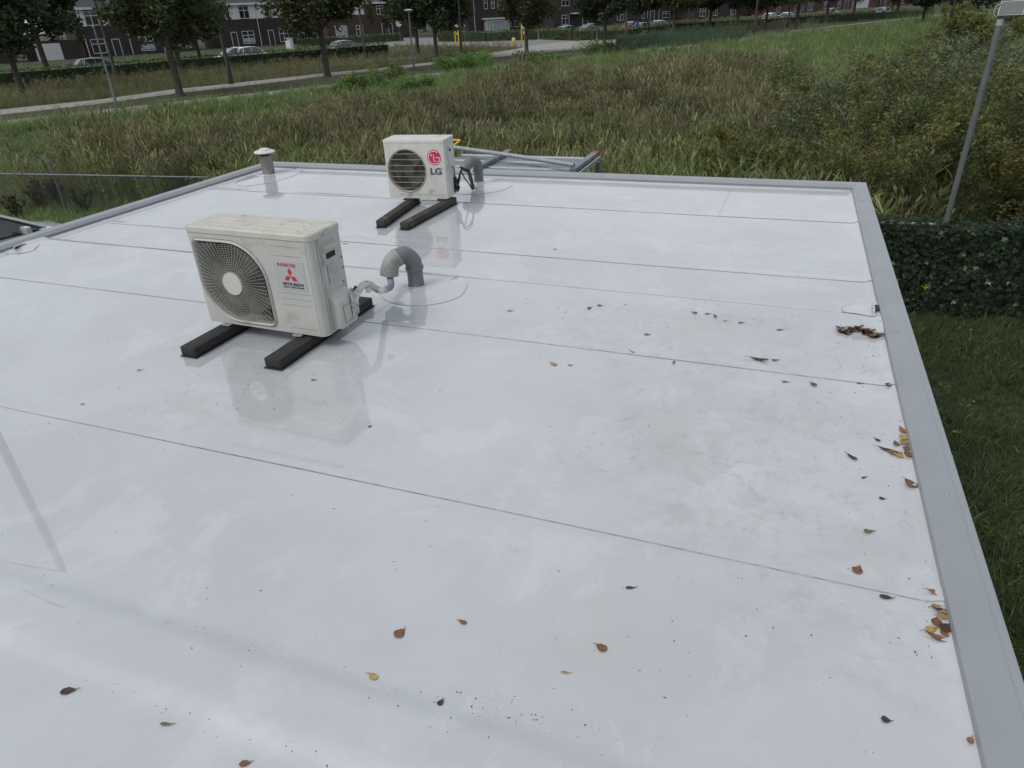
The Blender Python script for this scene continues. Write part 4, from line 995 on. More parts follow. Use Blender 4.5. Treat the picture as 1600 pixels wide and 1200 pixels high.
gr_ = thing('garage', 'low garage with white door between the two leftmost dark houses', 'garage', st(27, -130, 0), math.atan2(SV.y, SV.x))
mb = MB(); mb.box((3.4, 3, 1.6), (6.8, 6, 3.2)); mb.build('wall', BRICK, gr_)
mb = MB(); mb.box((1.9, -.03, 1.7), (3.4, .05, 2.3)); mb.build('garage_door', HWHITE, gr_)
house('brick_house', 'dark brick house with white upper cladding right of the leftmost trees', 34, 51, -130, BRICK,
      panels=[(34.1, 35, 4.85, 7.08), (36.9, 38.5, 4.85, 7.08)], wins=[(35, 36.9, 4.95, 6.95), (38.5, 39.5, 5, 6.95, (0, 1)), (42, 43.9, 4.95, 6.9), (47.5, 49.2, 4.95, 6.9), (34.9, 36.9, 1.1, 3.1), (42, 44.2, 1.05, 3.1, (1, 1), 1), (48, 50.1, 1.05, 3.1, (1, 1), 1)], doors=[(37.9, 39.1, .6, 3.0), (45.6, 46.7, .6, 3.0)], extra=[34.25, 40.6])
house('brick_house', 'dark brick house with long white cladding band left of the broad street tree', 56, 72.2, -130, BRICK,
      panels=[(57.85, 59.5, 4.95, 7.08), (61.35, 64.3, 4.95, 7.08), (65.1, 72.1, 4.95, 7.08)], wins=[(57.0, 57.85, 5, 7, (0, 1)), (59.5, 61.35, 5, 6.95), (64.3, 65.1, 5.15, 6.95, (0, 1)), (69.5, 70.6, 5.1, 6.95), (59.3, 61.5, 1.1, 3.1, (1, 1), 1), (66.3, 68.1, 1.0, 3.1), (70, 71.3, 1, 3)], doors=[(57.3, 58.4, .6, 3.05), (64.2, 65.3, .6, 3.05)], extra=[62.6])
house('brick_house', 'rust brick house with white clad left half behind the yellowish sapling', 73.4, 93, -125, BRICKO, eave=6.7, ridge=9.5,
      panels=[(73.6, 78.8, 4.85, 6.6), (79.6, 81.7, 4.85, 6.6)], wins=[(78.8, 79.6, 4.95, 6.3, (0, 0)), (84.5, 86, 4.7, 6.2), (88, 90, 4.7, 6.2), (75, 77.5, 1.2, 3.2, (2, 1), 2), (79.5, 81, 1.2, 3.1)], doors=[(85.3, 86.3, .6, 3.2), (86.8, 87.8, .6, 3.2)])
h4 = house('brick_house', 'dark brick house with three narrow upper windows above a white bay window', 99.5, 115.5, -116, BRICK, eave=7.2,
      wins=[(104.0, 104.95, 4.8, 6.45, (0, 1)), (105.9, 106.85, 4.85, 6.45, (0, 1)), (107.65, 108.7, 4.8, 6.45, (0, 1)), (111.8, 114.0, 4.8, 6.2), (111.2, 113.6, 1.3, 3.0)], doors=[], extra=[101.3])
mb = MB(); mb.box((7.3, -.55, 3.1), (7.2, 1.3, .26)); bay = mb.build('bay_window', HWHITE, h4)
mb = MB(); mb.box((7.3, -.4, 1.7), (6.2, .8, 2.5)); mb.build('bay_glazing', CURT, bay)
mb = MB()
for x in (4.2, 5.0, 5.9, 9.4, 10.4): mb.box((x, -.86, 1.75), (.22, .12, 2.5))
mb.box((7.3, -.84, 2.65), (6.4, .1, .14)); mb.build('bay_mullions', HWHITE, bay)
h5 = house('brick_house', 'dark brick house with white flat canopy over its entrance', 116.8, 133.5, -109, BRICK, eave=7.2,
      wins=[(119.2, 121.5, 4.7, 6.4), (122.9, 123.9, 5.0, 6.4, (0, 1)), (129.5, 131.5, 4.9, 6.4), (119.2, 121.5, 1.3, 3.1), (129.8, 132.4, 1.4, 3.1, (1, 1), 1)], doors=[(127.4, 128.8, .7, 2.9)])
mb = MB(); mb.box((7.8, -.9, 3.32), (5.8, 1.9, .22)); cn = mb.build('canopy', HWHITE, h5); mb = MB(); mb.tube([(7.2, -1.6, .6), (7.2, -1.6, 3.2)], .07, 6); mb.build('canopy_post', HWHITE, cn)
house('brick_house', 'dark brick house behind the orange red car', 134.5, 159, -109, BRICK, eave=7.0,
      panels=[(137.0, 141.5, 4.7, 5.6)], wins=[(137.4, 140.5, 4.9, 6.4), (147, 149, 4.8, 6.2), (137.5, 139.9, 1.4, 3.1), (146.7, 148.8, 1.4, 3.1), (154.8, 157.6, 1.3, 2.7)], doors=[(149.9, 151.5, .8, 3.0)], extra=[153.3])
house('brick_house', 'dark house seen in gaps between the far street trees', 160.5, 186, -104, BRICK, eave=7.0, wins=[(163, 165.5, 1.2, 3.0), (169, 171, 1.2, 3.0), (177, 179.5, 1.0, 2.8), (164, 166, 4.7, 6.2)], doors=[(167, 168.2, .7, 2.9)])
house('brick_house', 'red brick house with white window frames at the far end of the street', 188, 240, -100, BRICKR, eave=7.0, wins=[(193, 195, 1, 3), (203, 205, 1, 3), (211.1, 214.1, .9, 3.0, (2, 0)), (221, 223, 1, 3), (230, 232, 1, 3), (194, 196, 4.6, 6), (212, 214, 4.6, 6)], doors=[(207, 208.4, .7, 3), (234.7, 237.5, .6, 3.1)])
fg = thing('garage', 'white garage building past the far red brick house', 'garage', st(242.5, -100, 0), math.atan2(SV.y, SV.x))
mb = MB(); mb.box((5, 3, 1.7), (10, 6, 3.4)); mb.build('wall', HWHITE, fg); mb = MB(); mb.box((5, 3, 3.5), (10.5, 6.4, .2)); mb.build('roof', TILE, fg)
house('brick_house', 'red brick house at the far right, past the white garage', 256, 300, -100, BRICKR, eave=7.0, wins=[(260, 262, 1, 3), (270, 272, 1, 3), (280, 282, 1, 3)], doors=[(265, 266.4, .7, 3)])

# ------------------------------------------------------------------ trees
def leafcloud(mb, centers, n, sz, rnd, spread):
    """many small leaf faces gathered in clumps"""
    V = []; Fs = []
    k = len(centers)
    for i in range(n):
        c, r_ = centers[int(rnd.random()*k)]
        d = Vector((rnd.gauss(0, 1), rnd.gauss(0, 1), rnd.gauss(0, .8))); d = d.normalized()*(rnd.random()**.45)*r_
        p = c+d; a = Vector((rnd.uniform(-1, 1), rnd.uniform(-1, 1), rnd.uniform(-.6, .6))).normalized(); b = a.cross(Vector((rnd.uniform(-1, 1), rnd.uniform(-1, 1), rnd.uniform(-1, 1)))).normalized()
        s = sz*rnd.uniform(.6, 1.3); o = len(V)
        V += [p-a*s, p-b*s*.45, p+a*s, p+b*s*.45]; Fs.append((o, o+1, o+2, o+3))
    mb.add(V, Fs)
def make_tree(h, cr, z0, trunk_r, nleaf, leafmat, seed, label, lean=(0, 0), leafsz=.16, loc=(0, 0, 0), group='street trees', name='street_tree', multi=1, shape=1.0, nclump=46):
    rnd = random.Random(seed); t = thing(name, label, 'tree', loc, 0, group)
    mb = MB(); centers = []
    top = Vector((lean[0]*h, lean[1]*h, h))
    base = [Vector((0, 0, -.2)), Vector((lean[0]*h*.3, lean[1]*h*.3, h*.33)), Vector((lean[0]*h*.6+.1, lean[1]*h*.6, h*.66)), top*.93]
    mb.tube([(0, 0, -.2), (0, 0, .05), (0, 0, .35)]+[tuple(p) for p in smoothpts(base, 4)[2:]], [trunk_r*1.7, trunk_r*1.4, trunk_r*1.05]+[trunk_r*(1-.85*i/11) for i in range(11)], 10)
    nb = 22
    for i in range(nb):
        zz = z0+.3+(h*.86-z0)*(i/nb)**.9; a = i*2.4+rnd.uniform(-.3, .3); f = (zz-z0)/(h-z0)
        rad = cr*(math.sin(math.pi*min(1, .22+.72*f))**.7)*rnd.uniform(.75, 1.08)*shape
        st0 = Vector((lean[0]*zz*.9, lean[1]*zz*.9, zz*.86)); e = Vector((lean[0]*zz+rad*math.cos(a), lean[1]*zz+rad*math.sin(a), zz+rad*rnd.uniform(.05, .4)))
        md = (st0+e)/2+Vector((0, 0, rad*.12)); mb.tube([st0, md, e], [trunk_r*.38*(1-.5*f), trunk_r*.22, trunk_r*.08], 5)
        for q in (1.0, .72, .45):
            p = st0.lerp(e, q)+Vector((rnd.uniform(-.3, .3), rnd.uniform(-.3, .3), rnd.uniform(-.2, .35)))*cr*.25
            centers.append((p, cr*rnd.uniform(.17, .32)))
    for i in range(6): centers.append((Vector((lean[0]*h+rnd.uniform(-.3, .3)*cr, lean[1]*h+rnd.uniform(-.3, .3)*cr, h*rnd.uniform(.85, 1))), cr*.28))
    mb.build('trunk', BARK, t, smooth='auto')
    mb = MB(); leafcloud(mb, centers, nleaf, leafsz, rnd, 1); mb.build('crown', leafmat, t)
    return t
TP = [make_tree(8.6, 3.7, 2.9, .2, 13000, LF, 1, 'x', leafsz=.2), make_tree(8.2, 3.2, 2.8, .19, 11000, LF, 2, 'x', leafsz=.2), make_tree(8.8, 3.5, 3.1, .23, 12000, LF2, 3, 'x', (.0, .0), leafsz=.19)]
used = [0, 0, 0]
def tree_at(px, py, kind, sc, label, rz=0, group='street trees', pos=None, scz=None):
    p = pos if pos is not None else at(px, py); s = (sc, sc, scz or sc)
    if not used[kind]:
        used[kind] = 1; o = TP[kind]; o.location = p; o.rotation_euler.z = rz; o.scale = s; o['label'] = label; o['group'] = group
    else: o = copy_thing(TP[kind], p, rz, label, s, group)
    return o
TR = [(38, 150, 0, .95, 'dark street tree at the left edge with a leaning trunk', 0), (78, 121, 1, 1.35, 'big dark street tree hiding the low garage, second from the left', 1), (282, 150, 2, .92, 'broad street tree rooted between the two pale paths on the left', 2), (284, 116, 0, 1.0, 'dark tree standing just behind the broad tree between the paths', 3.3),
      (316, 106, 1, .85, 'slender tree by the hedge, right of the broad tree between the paths', 4), (512, 120, 2, .98, 'tall street tree with stout trunk in front of the clipped hedge', 4.4), (654, 90, 1, 1.0, 'left one of the tree pair behind the disc headed grey lamp', 5), (683, 97, 0, .92, 'right one of the tree pair behind the disc headed grey lamp', .7),
      (823, 84, 2, .78, 'street tree beside the pale road, left of the two parked cars under the canopy', 1.5), (945, 75, 1, .95, 'street tree beside the pale road next to the second grey lamp', 2.6), (1008, 52, 0, .95, 'street tree rising behind the tip of the pale road', 3.9), (1052, 55, 2, .95, 'street tree behind the dark green rushes, left end', .2),
      (1108, 48, 1, 1.0, 'dark street tree behind the middle of the rushes', 1.1), (1151, 49, 0, 1.0, 'street tree behind the right end of the rushes', 2.2), (1196, 44, 1, .9, 'street tree just right of the rushes, before the white cars', 3.2), (1243, 47, 2, 1.0, 'dark street tree splitting the two white cars from view', 4.6), (1290, 37, 0, 1.1, 'street tree before the far red brick house', 5.3), (1332, 32, 1, 1.1, 'street tree before the white garage', .9)]
for px, py, k, sc, lb, r_ in TR: tree_at(px, py, k, sc, lb, r_)
# saplings
def sapling(px, py, h, lb, seed): 
    p = at(px, py); make_tree(h, h*.17, h*.38, .05, 1800, LFY, seed, lb, leafsz=.12, loc=p, group='yellowish saplings before the houses', name='sapling', shape=.8)
sapling(583, 66, 6.6, 'slim yellow green sapling before the rust brick house', 11); sapling(136, 92, 5.5, 'thin ochre sapling before the house with the leftmost window pair', 12); sapling(606, 66, 5.2, 'slim green sapling next to the round sign back', 13)
# background trees beyond the houses
for i in range(22):
    t = -5+i*15.5+random.uniform(-3, 3); n_ = -158+random.uniform(-6, 6)+(max(0, t-140)*.16)
    tree_at(0, 0, i % 3, random.uniform(1.6, 1.9), 'dark tree far behind the row of houses', random.uniform(0, 6), 'trees behind the houses', pos=st(t, n_))
# right hand trees
RTR = [(1476, 75, 2, .95, .95, 'dark round tree with short trunk left of the floodlight head', 0), (1440, 40, 1, .95, .8, 'dark tree behind the dark round tree, towards the far street', 1), (1400, 28, 2, 1.0, .8, 'bushy tree at the far right end of the hedge', 2), (1520, 45, 2, .9, .8, 'dark tree just left of the floodlight head', 3), (1575, 40, 1, 1.1, .8, 'dark tree behind the floodlight head', 4), (1625, 60, 0, 1.0, .8, 'tree cut by the right edge, behind the yellowish bushes', 5), (1370, 22, 0, 1.1, .9, 'tree beyond the last silver car', 2.5)]
for px, py, k, sc, sz, lb, r_ in RTR: tree_at(px, py, k, sc, lb, r_, 'trees at the right', scz=sc*sz)
for i in range(9):
    a = R(8+i*5.5); D = 120+12*math.sin(i*2.3); tree_at(0, 0, (i+1) % 3, 1.4, 'tree in the dark belt beyond the right end of the field', i, 'trees beyond the right end of the field', pos=Vector((D*math.sin(a), D*math.cos(a)+60, .6)), scz=1.2)

# ------------------------------------------------------------------ shrubs and willows
def shrub(loc, h, r_, n, mat, label, seed, leaf=.05, stems=9, group='willow shrubs behind the ivy hedge', name='willow_shrub', fill=1.0, low=.1, extra=None, stemr=.014, narrow=.28):
    rnd = random.Random(seed); t = thing(name, label, 'shrub', loc, 0, group); mb = MB(); V = []; Fs = []
    for i in range(stems):
        a = 2*math.pi*i/stems+rnd.uniform(-.4, .4); R_ = r_*rnd.uniform(.25, 1); hh = h*rnd.uniform(.7, 1.05)*(1-.25*R_/r_)
        P = [Vector((rnd.uniform(-.15, .15)*r_, rnd.uniform(-.15, .15)*r_, -.05)), Vector((R_*.35*math.cos(a), R_*.35*math.sin(a), hh*.4)), Vector((R_*.75*math.cos(a), R_*.75*math.sin(a), hh*.78)), Vector((R_*math.cos(a+.15), R_*math.sin(a+.15), hh))]
        sp = smoothpts(P, 6); mb.tube(sp, [stemr*(1-.8*q/(len(sp)-1)) for q in range(len(sp))], 5)
        tw = []
        for q in range(16):
            f = rnd.uniform(low, 1); p = sp[int(f*(len(sp)-1))]; b = Vector((rnd.gauss(0, 1), rnd.gauss(0, 1), rnd.uniform(.1, 1.3))).normalized(); ln = h*.22*rnd.uniform(.5, 1.2)*(1.1-.5*f)
            e = p+b*ln; mb.tube([p, e], [stemr*.3, stemr*.12], 3, cap=False); tw.append((p, e))
        for q in range(int(n/stems)):
            if rnd.random() < .8: p, e = rnd.choice(tw); pt = p.lerp(e, rnd.uniform(.1, 1.08))
            else: f = rnd.uniform(low, 1); pt = sp[int(f*(len(sp)-1))].copy()
            pt += Vector((rnd.gauss(0, .04), rnd.gauss(0, .04), rnd.gauss(0, .04)))*h*.35
            a_ = Vector((rnd.uniform(-1, 1), rnd.uniform(-1, 1), rnd.uniform(-.2, 1))).normalized(); b_ = a_.cross(Vector((rnd.uniform(-1, 1), rnd.uniform(-1, 1), rnd.uniform(-1, 1)))).normalized(); s = leaf*rnd.uniform(.6, 1.4)
            o = len(V); V += [pt-a_*s, pt-b_*s*narrow, pt+a_*s, pt+b_*s*narrow]; Fs.append((o, o+1, o+2, o+3))
    mb.build('stems', TWIG, t); m2 = MB(); m2.add(V, Fs); m2.build('foliage', mat, t); return t
SH = [(1.1, 13.8, 2.9, 1.5, 'olive willow shrub just past the far right roof corner'), (-.9, 14.6, 2.2, 1.3, 'low willow shrub left of the far right roof corner, among reeds'), (2.6, 15.6, 3.4, 1.7, 'tall yellowish willow shrub left of the floodlight pole'), (.6, 17.2, 3.3, 1.7, 'sparse willow shrub with bare tips, behind the roof corner one'),
      (4.1, 14.9, 3.3, 1.5, 'dense dark willow shrub behind the floodlight pole'), (4.9, 18.2, 3.6, 1.9, 'broad willow shrub between floodlight pole and right edge, further back'), (2.6, 19.8, 3.6, 1.8, 'tall loose willow shrub in the middle of the thicket'), (6.0, 14.0, 2.6, 1.3, 'green shrub at the right edge close to the ivy hedge'), (7.4, 17.5, 3.4, 1.7, 'shrub at the far right edge behind the green one')]
for i, (x, y, h, r_, lb) in enumerate(SH): shrub((x, y, 0), h*1.08, r_, 23000, WIL, lb, 40+i, stems=19, low=.04, leaf=.04)
for i, (x, y, h, lb) in enumerate(((1.9, 16.4, 4.1, 'tall airy willow shoots rising above the thicket, left spray'), (3.3, 17.4, 4.3, 'tall airy willow shoots rising above the thicket, right spray'), (.2, 15.6, 3.3, 'thin airy shoots at the left end of the willow thicket'))):
    shrub((x, y, 0), h, 1.1, 5200, WILP, lb, 90+i, stems=11, low=.3, leaf=.045, group='airy willow sprays')
for i, (x, y, h, lb) in enumerate(((3.4, 24.5, 3.4, 'loose grey green bush beyond the willow thicket, left one'), (6.8, 26, 3.2, 'loose grey green bush beyond the willow thicket, right one'), (10.5, 29, 4.0, 'dark bush by the right edge, beyond the thicket'), (6.5, 36, 3.8, 'bush on the meadow below the dark round tree'), (12.5, 42, 4.5, 'large dark bush right of the dark round tree'))):
    shrub((x, y, gz(x, y)), h, 2.3, 9000, WILP if i < 2 else WIL, lb, 60+i, leaf=.09, group='bushes beyond the willow thicket', name='bush', stems=14)
for i, (px, py, h, r_, m, lb) in enumerate(((70, 332, 1.0, .28, DOCK, 'rusty brown dock plant behind the chain link fence, left one'), (92, 322, .9, .3, DOCK, 'rusty brown dock plant next to the left fence post'), (137, 334, .75, .38, LF, 'small dark round bush behind the fence, right of the dock plants'), (205, 268, 1.1, .3, GOLD, 'goldenrod with yellow tops above the fence rail'), (375, 268, 1.0, .45, GOLD, 'goldenrod clump left of the roof vent'), (30, 345, .7, .3, DOCK, 'low brown plant behind the car bonnet'))):
    p = at(px, py); shrub(p, h, r_, 1300, m, lb, 80+i, leaf=.035, stems=8, group='weeds by the chain link fence', name='weed_plant', stemr=.006)
# weed mounds beside the path
for i, (px, py, h, r_) in enumerate(((543, 148, 1.3, 1.3), (590, 142, 1.0, 1.2), (615, 128, 1.3, 1.5), (645, 145, .9, 1.3), (700, 115, 1.5, 1.5), (733, 112, 1.3, 1.2), (748, 108, 1.5, 1.6), (830, 101, 1.0, 1.8), (848, 104, .9, 1.4), (930, 88, 1.2, 2.2), (955, 88, 1.1, 1.8), (970, 86, 1.2, 1.8))):
    p = at(px, py); mb = MB(); rnd = random.Random(200+i); cs = [(Vector((rnd.gauss(0, .4)*r_, rnd.gauss(0, .4)*r_, h*rnd.uniform(.15, .7))), .42*r_*rnd.uniform(.6, 1)) for _ in range(9)]
    leafcloud(mb, cs, 2600, .075, rnd, 1); t = thing('weed_bush', ['leafy weed mound beside the bicycle path, %s' % s for s in ('left of the first grey lamp and broadest', 'low one between broad mound and lamp', 'yellowish, under the disc headed lamp', 'lowest, in front of the disc headed lamp', 'dark, below the tree pair', 'small, between tree pair and black post', 'yellow topped, right of the black lamp post', 'flat dark one before the roadside tree', 'taller one before the roadside tree', 'yellowish one left of the second grey lamp', 'dark one below the second grey lamp', 'dark one right of the second grey lamp')][i], 'bush', p, 0, 'weed mounds along the bicycle path')
    mb.build('foliage', [WEED, WEED, GRN, WEED, WEED, WEED, WEED, LF2, WEED, WEED, LF2, LF2][i], t)
    m2 = MB()
    for q in range(5): c = cs[q][0]; m2.tube([(c.x*.3, c.y*.3, 0), tuple(c)], .012, 4)
    m2.build('stems', TWIG, t)
    if i in (0, 2, 6, 9):
        m3 = MB(); leafcloud(m3, [(c+Vector((0, 0, r*.6)), r*.6) for c, r in cs[:5]], 160, .05, rnd, 1); m3.build('flowers', GOLD, t)

# ------------------------------------------------------------------ clipped hedges
def hedge(P, wd, h, label, seed, new=True, z0=None):
    P = [Vector(p) for p in P]; rnd = random.Random(seed); t = thing('clipped_hedge', label, 'hedge', P[0], 0, 'clipped hedges along the street'); o = P[0]
    V = []; Fs = []; V2 = []; F2 = []; core = MB()
    for i in range(len(P)-1):
        a, b = P[i], P[i+1]; d = b-a; Ln = d.length; d.normalize(); q = Vector((-d.y, d.x, 0)).normalized()
        core.box(((a+b)/2-o)+Vector((0, 0, h*.46)), (Ln, wd*.7, h*.8), rz=math.atan2(d.y, d.x))
        for _ in range(int(Ln*(wd+2*h)*30)):
            s = rnd.uniform(0, Ln); u = rnd.uniform(-h, wd+h)
            if u < 0: off = -wd/2; z = h+u
            elif u > wd: off = wd/2; z = h-(u-wd)
            else: off = u-wd/2; z = h
            bump = .07*noise.noise(Vector((s*.8, u*.8, seed)))
            pt = a-o+d*s+q*(off+rnd.gauss(0, .04)+bump)+Vector((0, 0, z+rnd.gauss(0, .05)+bump))
            A_ = Vector((rnd.uniform(-1, 1), rnd.uniform(-1, 1), rnd.uniform(-1, 1))).normalized(); B_ = A_.cross(Vector((rnd.uniform(-1, 1), rnd.uniform(-1, 1), rnd.uniform(-1, 1)))).normalized(); sz = rnd.uniform(.07, .13)
            top = z > h*.93 and new and rnd.random() < .6
            VV, FF = (V2, F2) if top else (V, Fs); k = len(VV); VV += [pt-A_*sz, pt-B_*sz*.6, pt+A_*sz, pt+B_*sz*.6]; FF.append((k, k+1, k+2, k+3))
    core.build('hedge_core', LF, t); m = MB(); m.add(V, Fs); m.build('foliage', HEDG, t)
    if V2: m = MB(); m.add(V2, F2); m.build('new_shoots', HEDT, t)
hedge([st(-12+i*6, -70) for i in range(11)], 1.1, 1.25, 'long clipped hedge behind the dry verge on the left', 1)
def hz(px, py, h): return at(px, py, h)
hedge([hz(686, 50.5, 1.3), hz(760, 49, 1.3), hz(838, 46, 1.3)], 1.0, 1.3, 'dark clipped hedge before the house with the bay window', 2, new=False)
hedge([hz(846, 45.5, 1.25), hz(932, 46, 1.25), hz(977, 44, 1.25)], 1.0, 1.25, 'clipped hedge in front of the car pair under the canopy', 3)
hedge([hz(979, 44, 1.2), hz(1050, 36, 1.2), hz(1112, 31, 1.2), hz(1187, 28, 1.2)], 1.0, 1.2, 'low clipped hedge behind the orange red car sign and rushes', 4)
hedge([hz(1189, 28, 1.2), hz(1250, 24, 1.2), hz(1380, 17, 1.2), hz(1460, 13.5, 1.2)], 1.0, 1.2, 'far clipped hedge before the two white cars', 5, new=False)
hedge([st(60+i*4, -112+i*1.6) for i in range(5)], 1.0, 1.2, 'hedge in the front garden right of the blue grey car', 6)

# ------------------------------------------------------------------ ivy hedge and floodlight
iv = thing('ivy_hedge', 'dark ivy covered fence beyond the right roof edge', 'hedge', (1.0, 11.3, 0))
P0 = Vector((1.0, 11.3, 0)); dirI = Vector((1, .10, 0)).normalized(); qI = Vector((-dirI.y, dirI.x, 0))
def ivytop(s): return 1.42+.07*noise.noise(Vector((s*.9, 0, 0)))+.05*noise.noise(Vector((s*3, 3, 0)))
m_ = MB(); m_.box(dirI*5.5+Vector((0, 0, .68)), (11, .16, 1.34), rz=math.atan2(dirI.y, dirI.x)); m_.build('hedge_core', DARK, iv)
VV = {'a': MB(), 'b': MB(), 'c': MB()}
rnd = random.Random(5)
for i in range(11500):
    s = rnd.uniform(-.1, 11); u = rnd.random(); tp = ivytop(s)
    if u < .74: z = rnd.uniform(0, tp); off = -.20-.10*noise.noise(Vector((s*1.2, z*1.5, 0)))-rnd.random()*.05; nn = Vector((rnd.gauss(0, .35), -1, rnd.uniform(.0, .7)))
    else: z = tp+rnd.gauss(0, .03); off = rnd.uniform(-.25, .25); nn = Vector((rnd.gauss(0, .4), rnd.gauss(-.2, .3), 1))
    nn.normalize(); c = dirI*s+qI*off+Vector((0, 0, z)); A_ = nn.orthogonal().normalized(); A_ = Matrix.Rotation(rnd.uniform(0, 6.28), 3, nn) @ A_; B_ = nn.cross(A_); sz = rnd.uniform(.028, .06)
    k = 'a' if rnd.random() < .965 else 'b'
    if i % 900 == 0: k = 'c'; sz *= 1.2
    # five-pointed ivy leaf
    pts = [(-.2, 0), (-.7, .55), (-.1, .45), (.05, 1), (.35, .35), (1.1, 0), (.35, -.35), (.05, -1), (-.1, -.45), (-.7, -.55)]
    VV[k].add([c+(A_*a+B_*b)*sz+nn*(.12*sz*abs(b)) for a, b in pts], [tuple(range(10))])
tag(VV['a'].build('ivy_leaves', IVY, iv), kind='stuff'); tag(VV['b'].build('pale_ivy_leaves', IVYL, iv), kind='stuff')
ylw = VV['c']; tag(ylw.build('yellow_ivy_leaves', IVYY, iv), kind='stuff')
fr = MB(); fr.tube([(-.35, 0, 1.40), (.2, 0, 1.405), (1.2, .08, 1.41)], .025, 8); fr.build('fence_rail', GALVL, iv)
fr = MB()
for i in range(3): fr.tube([(-3, 4.2+.0*i, .5+.3*i), (6, 4.3, .5+.3*i)], .004, 4)
fl = thing('floodlight', 'floodlight with white frame on a tall slanting-looking grey pole by the ivy hedge', 'floodlight', (2.30, 11.3, 0))
mb = MB(); mb.tube([(0, 0, 0), (.006, 0, 1.5), (.018, 0, 4.02)], .038, 14); mb.build('pole', GREYP, fl, smooth='auto')
mb = MB(); mb.tube([(.018, 0, 3.98), (.018, 0, 4.05)], .045, 12); mb.build('pole_cap', GALVL, fl)
hd_ = bpy.data.objects.new('lamp_head', None)
mb = MB(); rot = Matrix.Rotation(R(-18), 3, 'Z') @ Matrix.Rotation(R(-22), 3, 'X')
mb.box((.10, -.03, 4.17), (.27, .035, .17), rot=rot); fh = mb.build('lamp_frame', GALVL, fl)
mb = MB(); mb.box(Vector((.10, -.03, 4.17))+rot @ Vector((0, -.02, 0)), (.25, .006, .15), rot=rot); mb.build('lamp_glass', INKG, fh)
mb = MB()
for q in range(7): mb.box(Vector((.10, -.03, 4.17))+rot @ Vector((-.1+q*.033, .035, 0)), (.006, .05, .14), rot=rot)
mb.build('cooling_fins', GREYP, fh)
mb = MB(); mb.tube([(-.035+.045*math.cos(R(a)), 0, 4.15+.07*math.sin(R(a))) for a in range(60, 310, 20)], .007, 6); mb.build('bracket', GALVL, fl)
mb = MB(); mb.lathe([(0, -.03), (.03, -.028), (.042, -.005), (.042, .02), (.02, .03)], (.085, -.05, 4.06), 14); mb.build('motion_sensor', WOODD, fl, smooth='auto')

# ------------------------------------------------------------------ chain link fence on the left
fc = thing('chain_link_fence', 'chain link fence with grey top rail left of the building', 'fence', (-17.7, 12.8, 0))
FD = Vector((.995, .10, 0)).normalized(); f0, f1 = -8.0, 8.6
mb = MB(); RZF = 1.14
A_ = FD*f0+Vector((0, 0, RZF)); B_ = FD*f1+Vector((0, 0, RZF)); mb.tube([A_, B_], .02, 8); mb.build('top_rail', GALV, fc, smooth='auto')
for s in (-6.0, -3.0, 0, 3.0, 6.0):
    p = FD*s; mb = MB(); mb.tube([p+Vector((0, .03, 0)), p+Vector((0, .03, 1.48))], .03, 8); mb.build('fence_post', GREYP, fc, smooth='auto')
mb = MB()
for i in range(int((f1-f0)/.07)):
    s = f0+i*.07
    for sg in (-1, 1):
        a = FD*s+Vector((0, 0, .02 if sg > 0 else RZF-.02)); b = FD*min(f1, s+RZF-.04)+Vector((0, 0, RZF-.02 if sg > 0 else .02)); mb.tube([a, b], .0028, 3, cap=False)
tag(mb.build('wire_mesh', GREYP, fc), kind='stuff')

# ------------------------------------------------------------------ posts, lamps, signs
def post_lamp(px, py, h, r_, mat, label, head, lean=0, group='lamp posts'):
    p = at(px, py); t = thing('lamp_post', label, 'lamp post', p, 0, group)
    mb = MB(); mb.tube([(0, 0, -.1), (0, 0, 1.1), (0, 0, 1.15), (lean, 0, h)], [r_*1.25, r_*1.25, r_, r_*.75], 10); mb.build('pole', mat, t, smooth='auto')
    mb = MB()
    if head == 'disc': mb.lathe([(.07, h-.02), (.34, h+.10), (.36, h+.14), (.2, h+.2), (0, h+.22)], n=20)
    elif head == 'cap': mb.lathe([(.05, h-.05), (.09, h+.02), (.06, h+.09), (0, h+.1)], n=12)
    else: mb.box((0, -.35, h+.02), (.22, .9, .1))
    mb.build('lamp_head', mat if head != 'disc' else SIGNW, t, smooth='auto')
post_lamp(184, 170, 3.9, .055, GREYP, 'grey lamp post standing by the bicycle path in front of the leftmost black one', 'cap')
post_lamp(647, 107, 4.0, .075, GREYP, 'grey lamp post with flat disc head, left of the dark tree pair', 'disc')
post_lamp(932, 75, 4.1, .075, GREYP, 'grey lamp post beside the pale road, left of a tree trunk', 'disc')
post_lamp(1141, 44, 4.4, .075, GREYP, 'thin grey lamp post behind the rushes', 'disc')
for px, py, lb in ((184, 126, 'leftmost black lamp post in front of the first white clad house'), (362, 132, 'stout black lamp post at the edge of the upper path'), (571, 90, 'black lamp post beside the yellowish sapling'), (722, 97, 'black lamp post right of the dark tree pair'), (977.5, 66, 'black lamp post beside the round blue sign'), (1045, 53, 'black lamp post before the grey green car'), (1178, 52, 'black lamp post right of the rushes'), (1230, 43, 'black lamp post in front of the white cars')):
    post_lamp(px, py, 8.2, .13, BLACKP, lb, 'arm', group='black lamp posts')
def sign(px, py, h, r_, label, mat, kind='round', name='round_sign'):
    p = at(px, py); t = thing(name, label, 'road sign', p, R(20)); mb = MB(); mb.tube([(0, 0, 0), (0, 0, h)], .035, 6); mb.build('sign_post', GREYP, t)
    mb = MB()
    if kind == 'round': mb.tube([(0, -.045, h-.1), (0, -.06, h-.1)], r_, 20)
    else: mb.box((0, -.05, h-.1), (r_*2, .02, r_*.7))
    mb.build('sign_plate', mat, t)
    return t
sign(626, 65, 2.75, .48, 'round grey sign back on a post before the rust brick house', SIGNW)
sign(727, 71, 2.4, .2, 'thin grey sign post at the road junction', SIGNW, 'flat', 'sign_post')
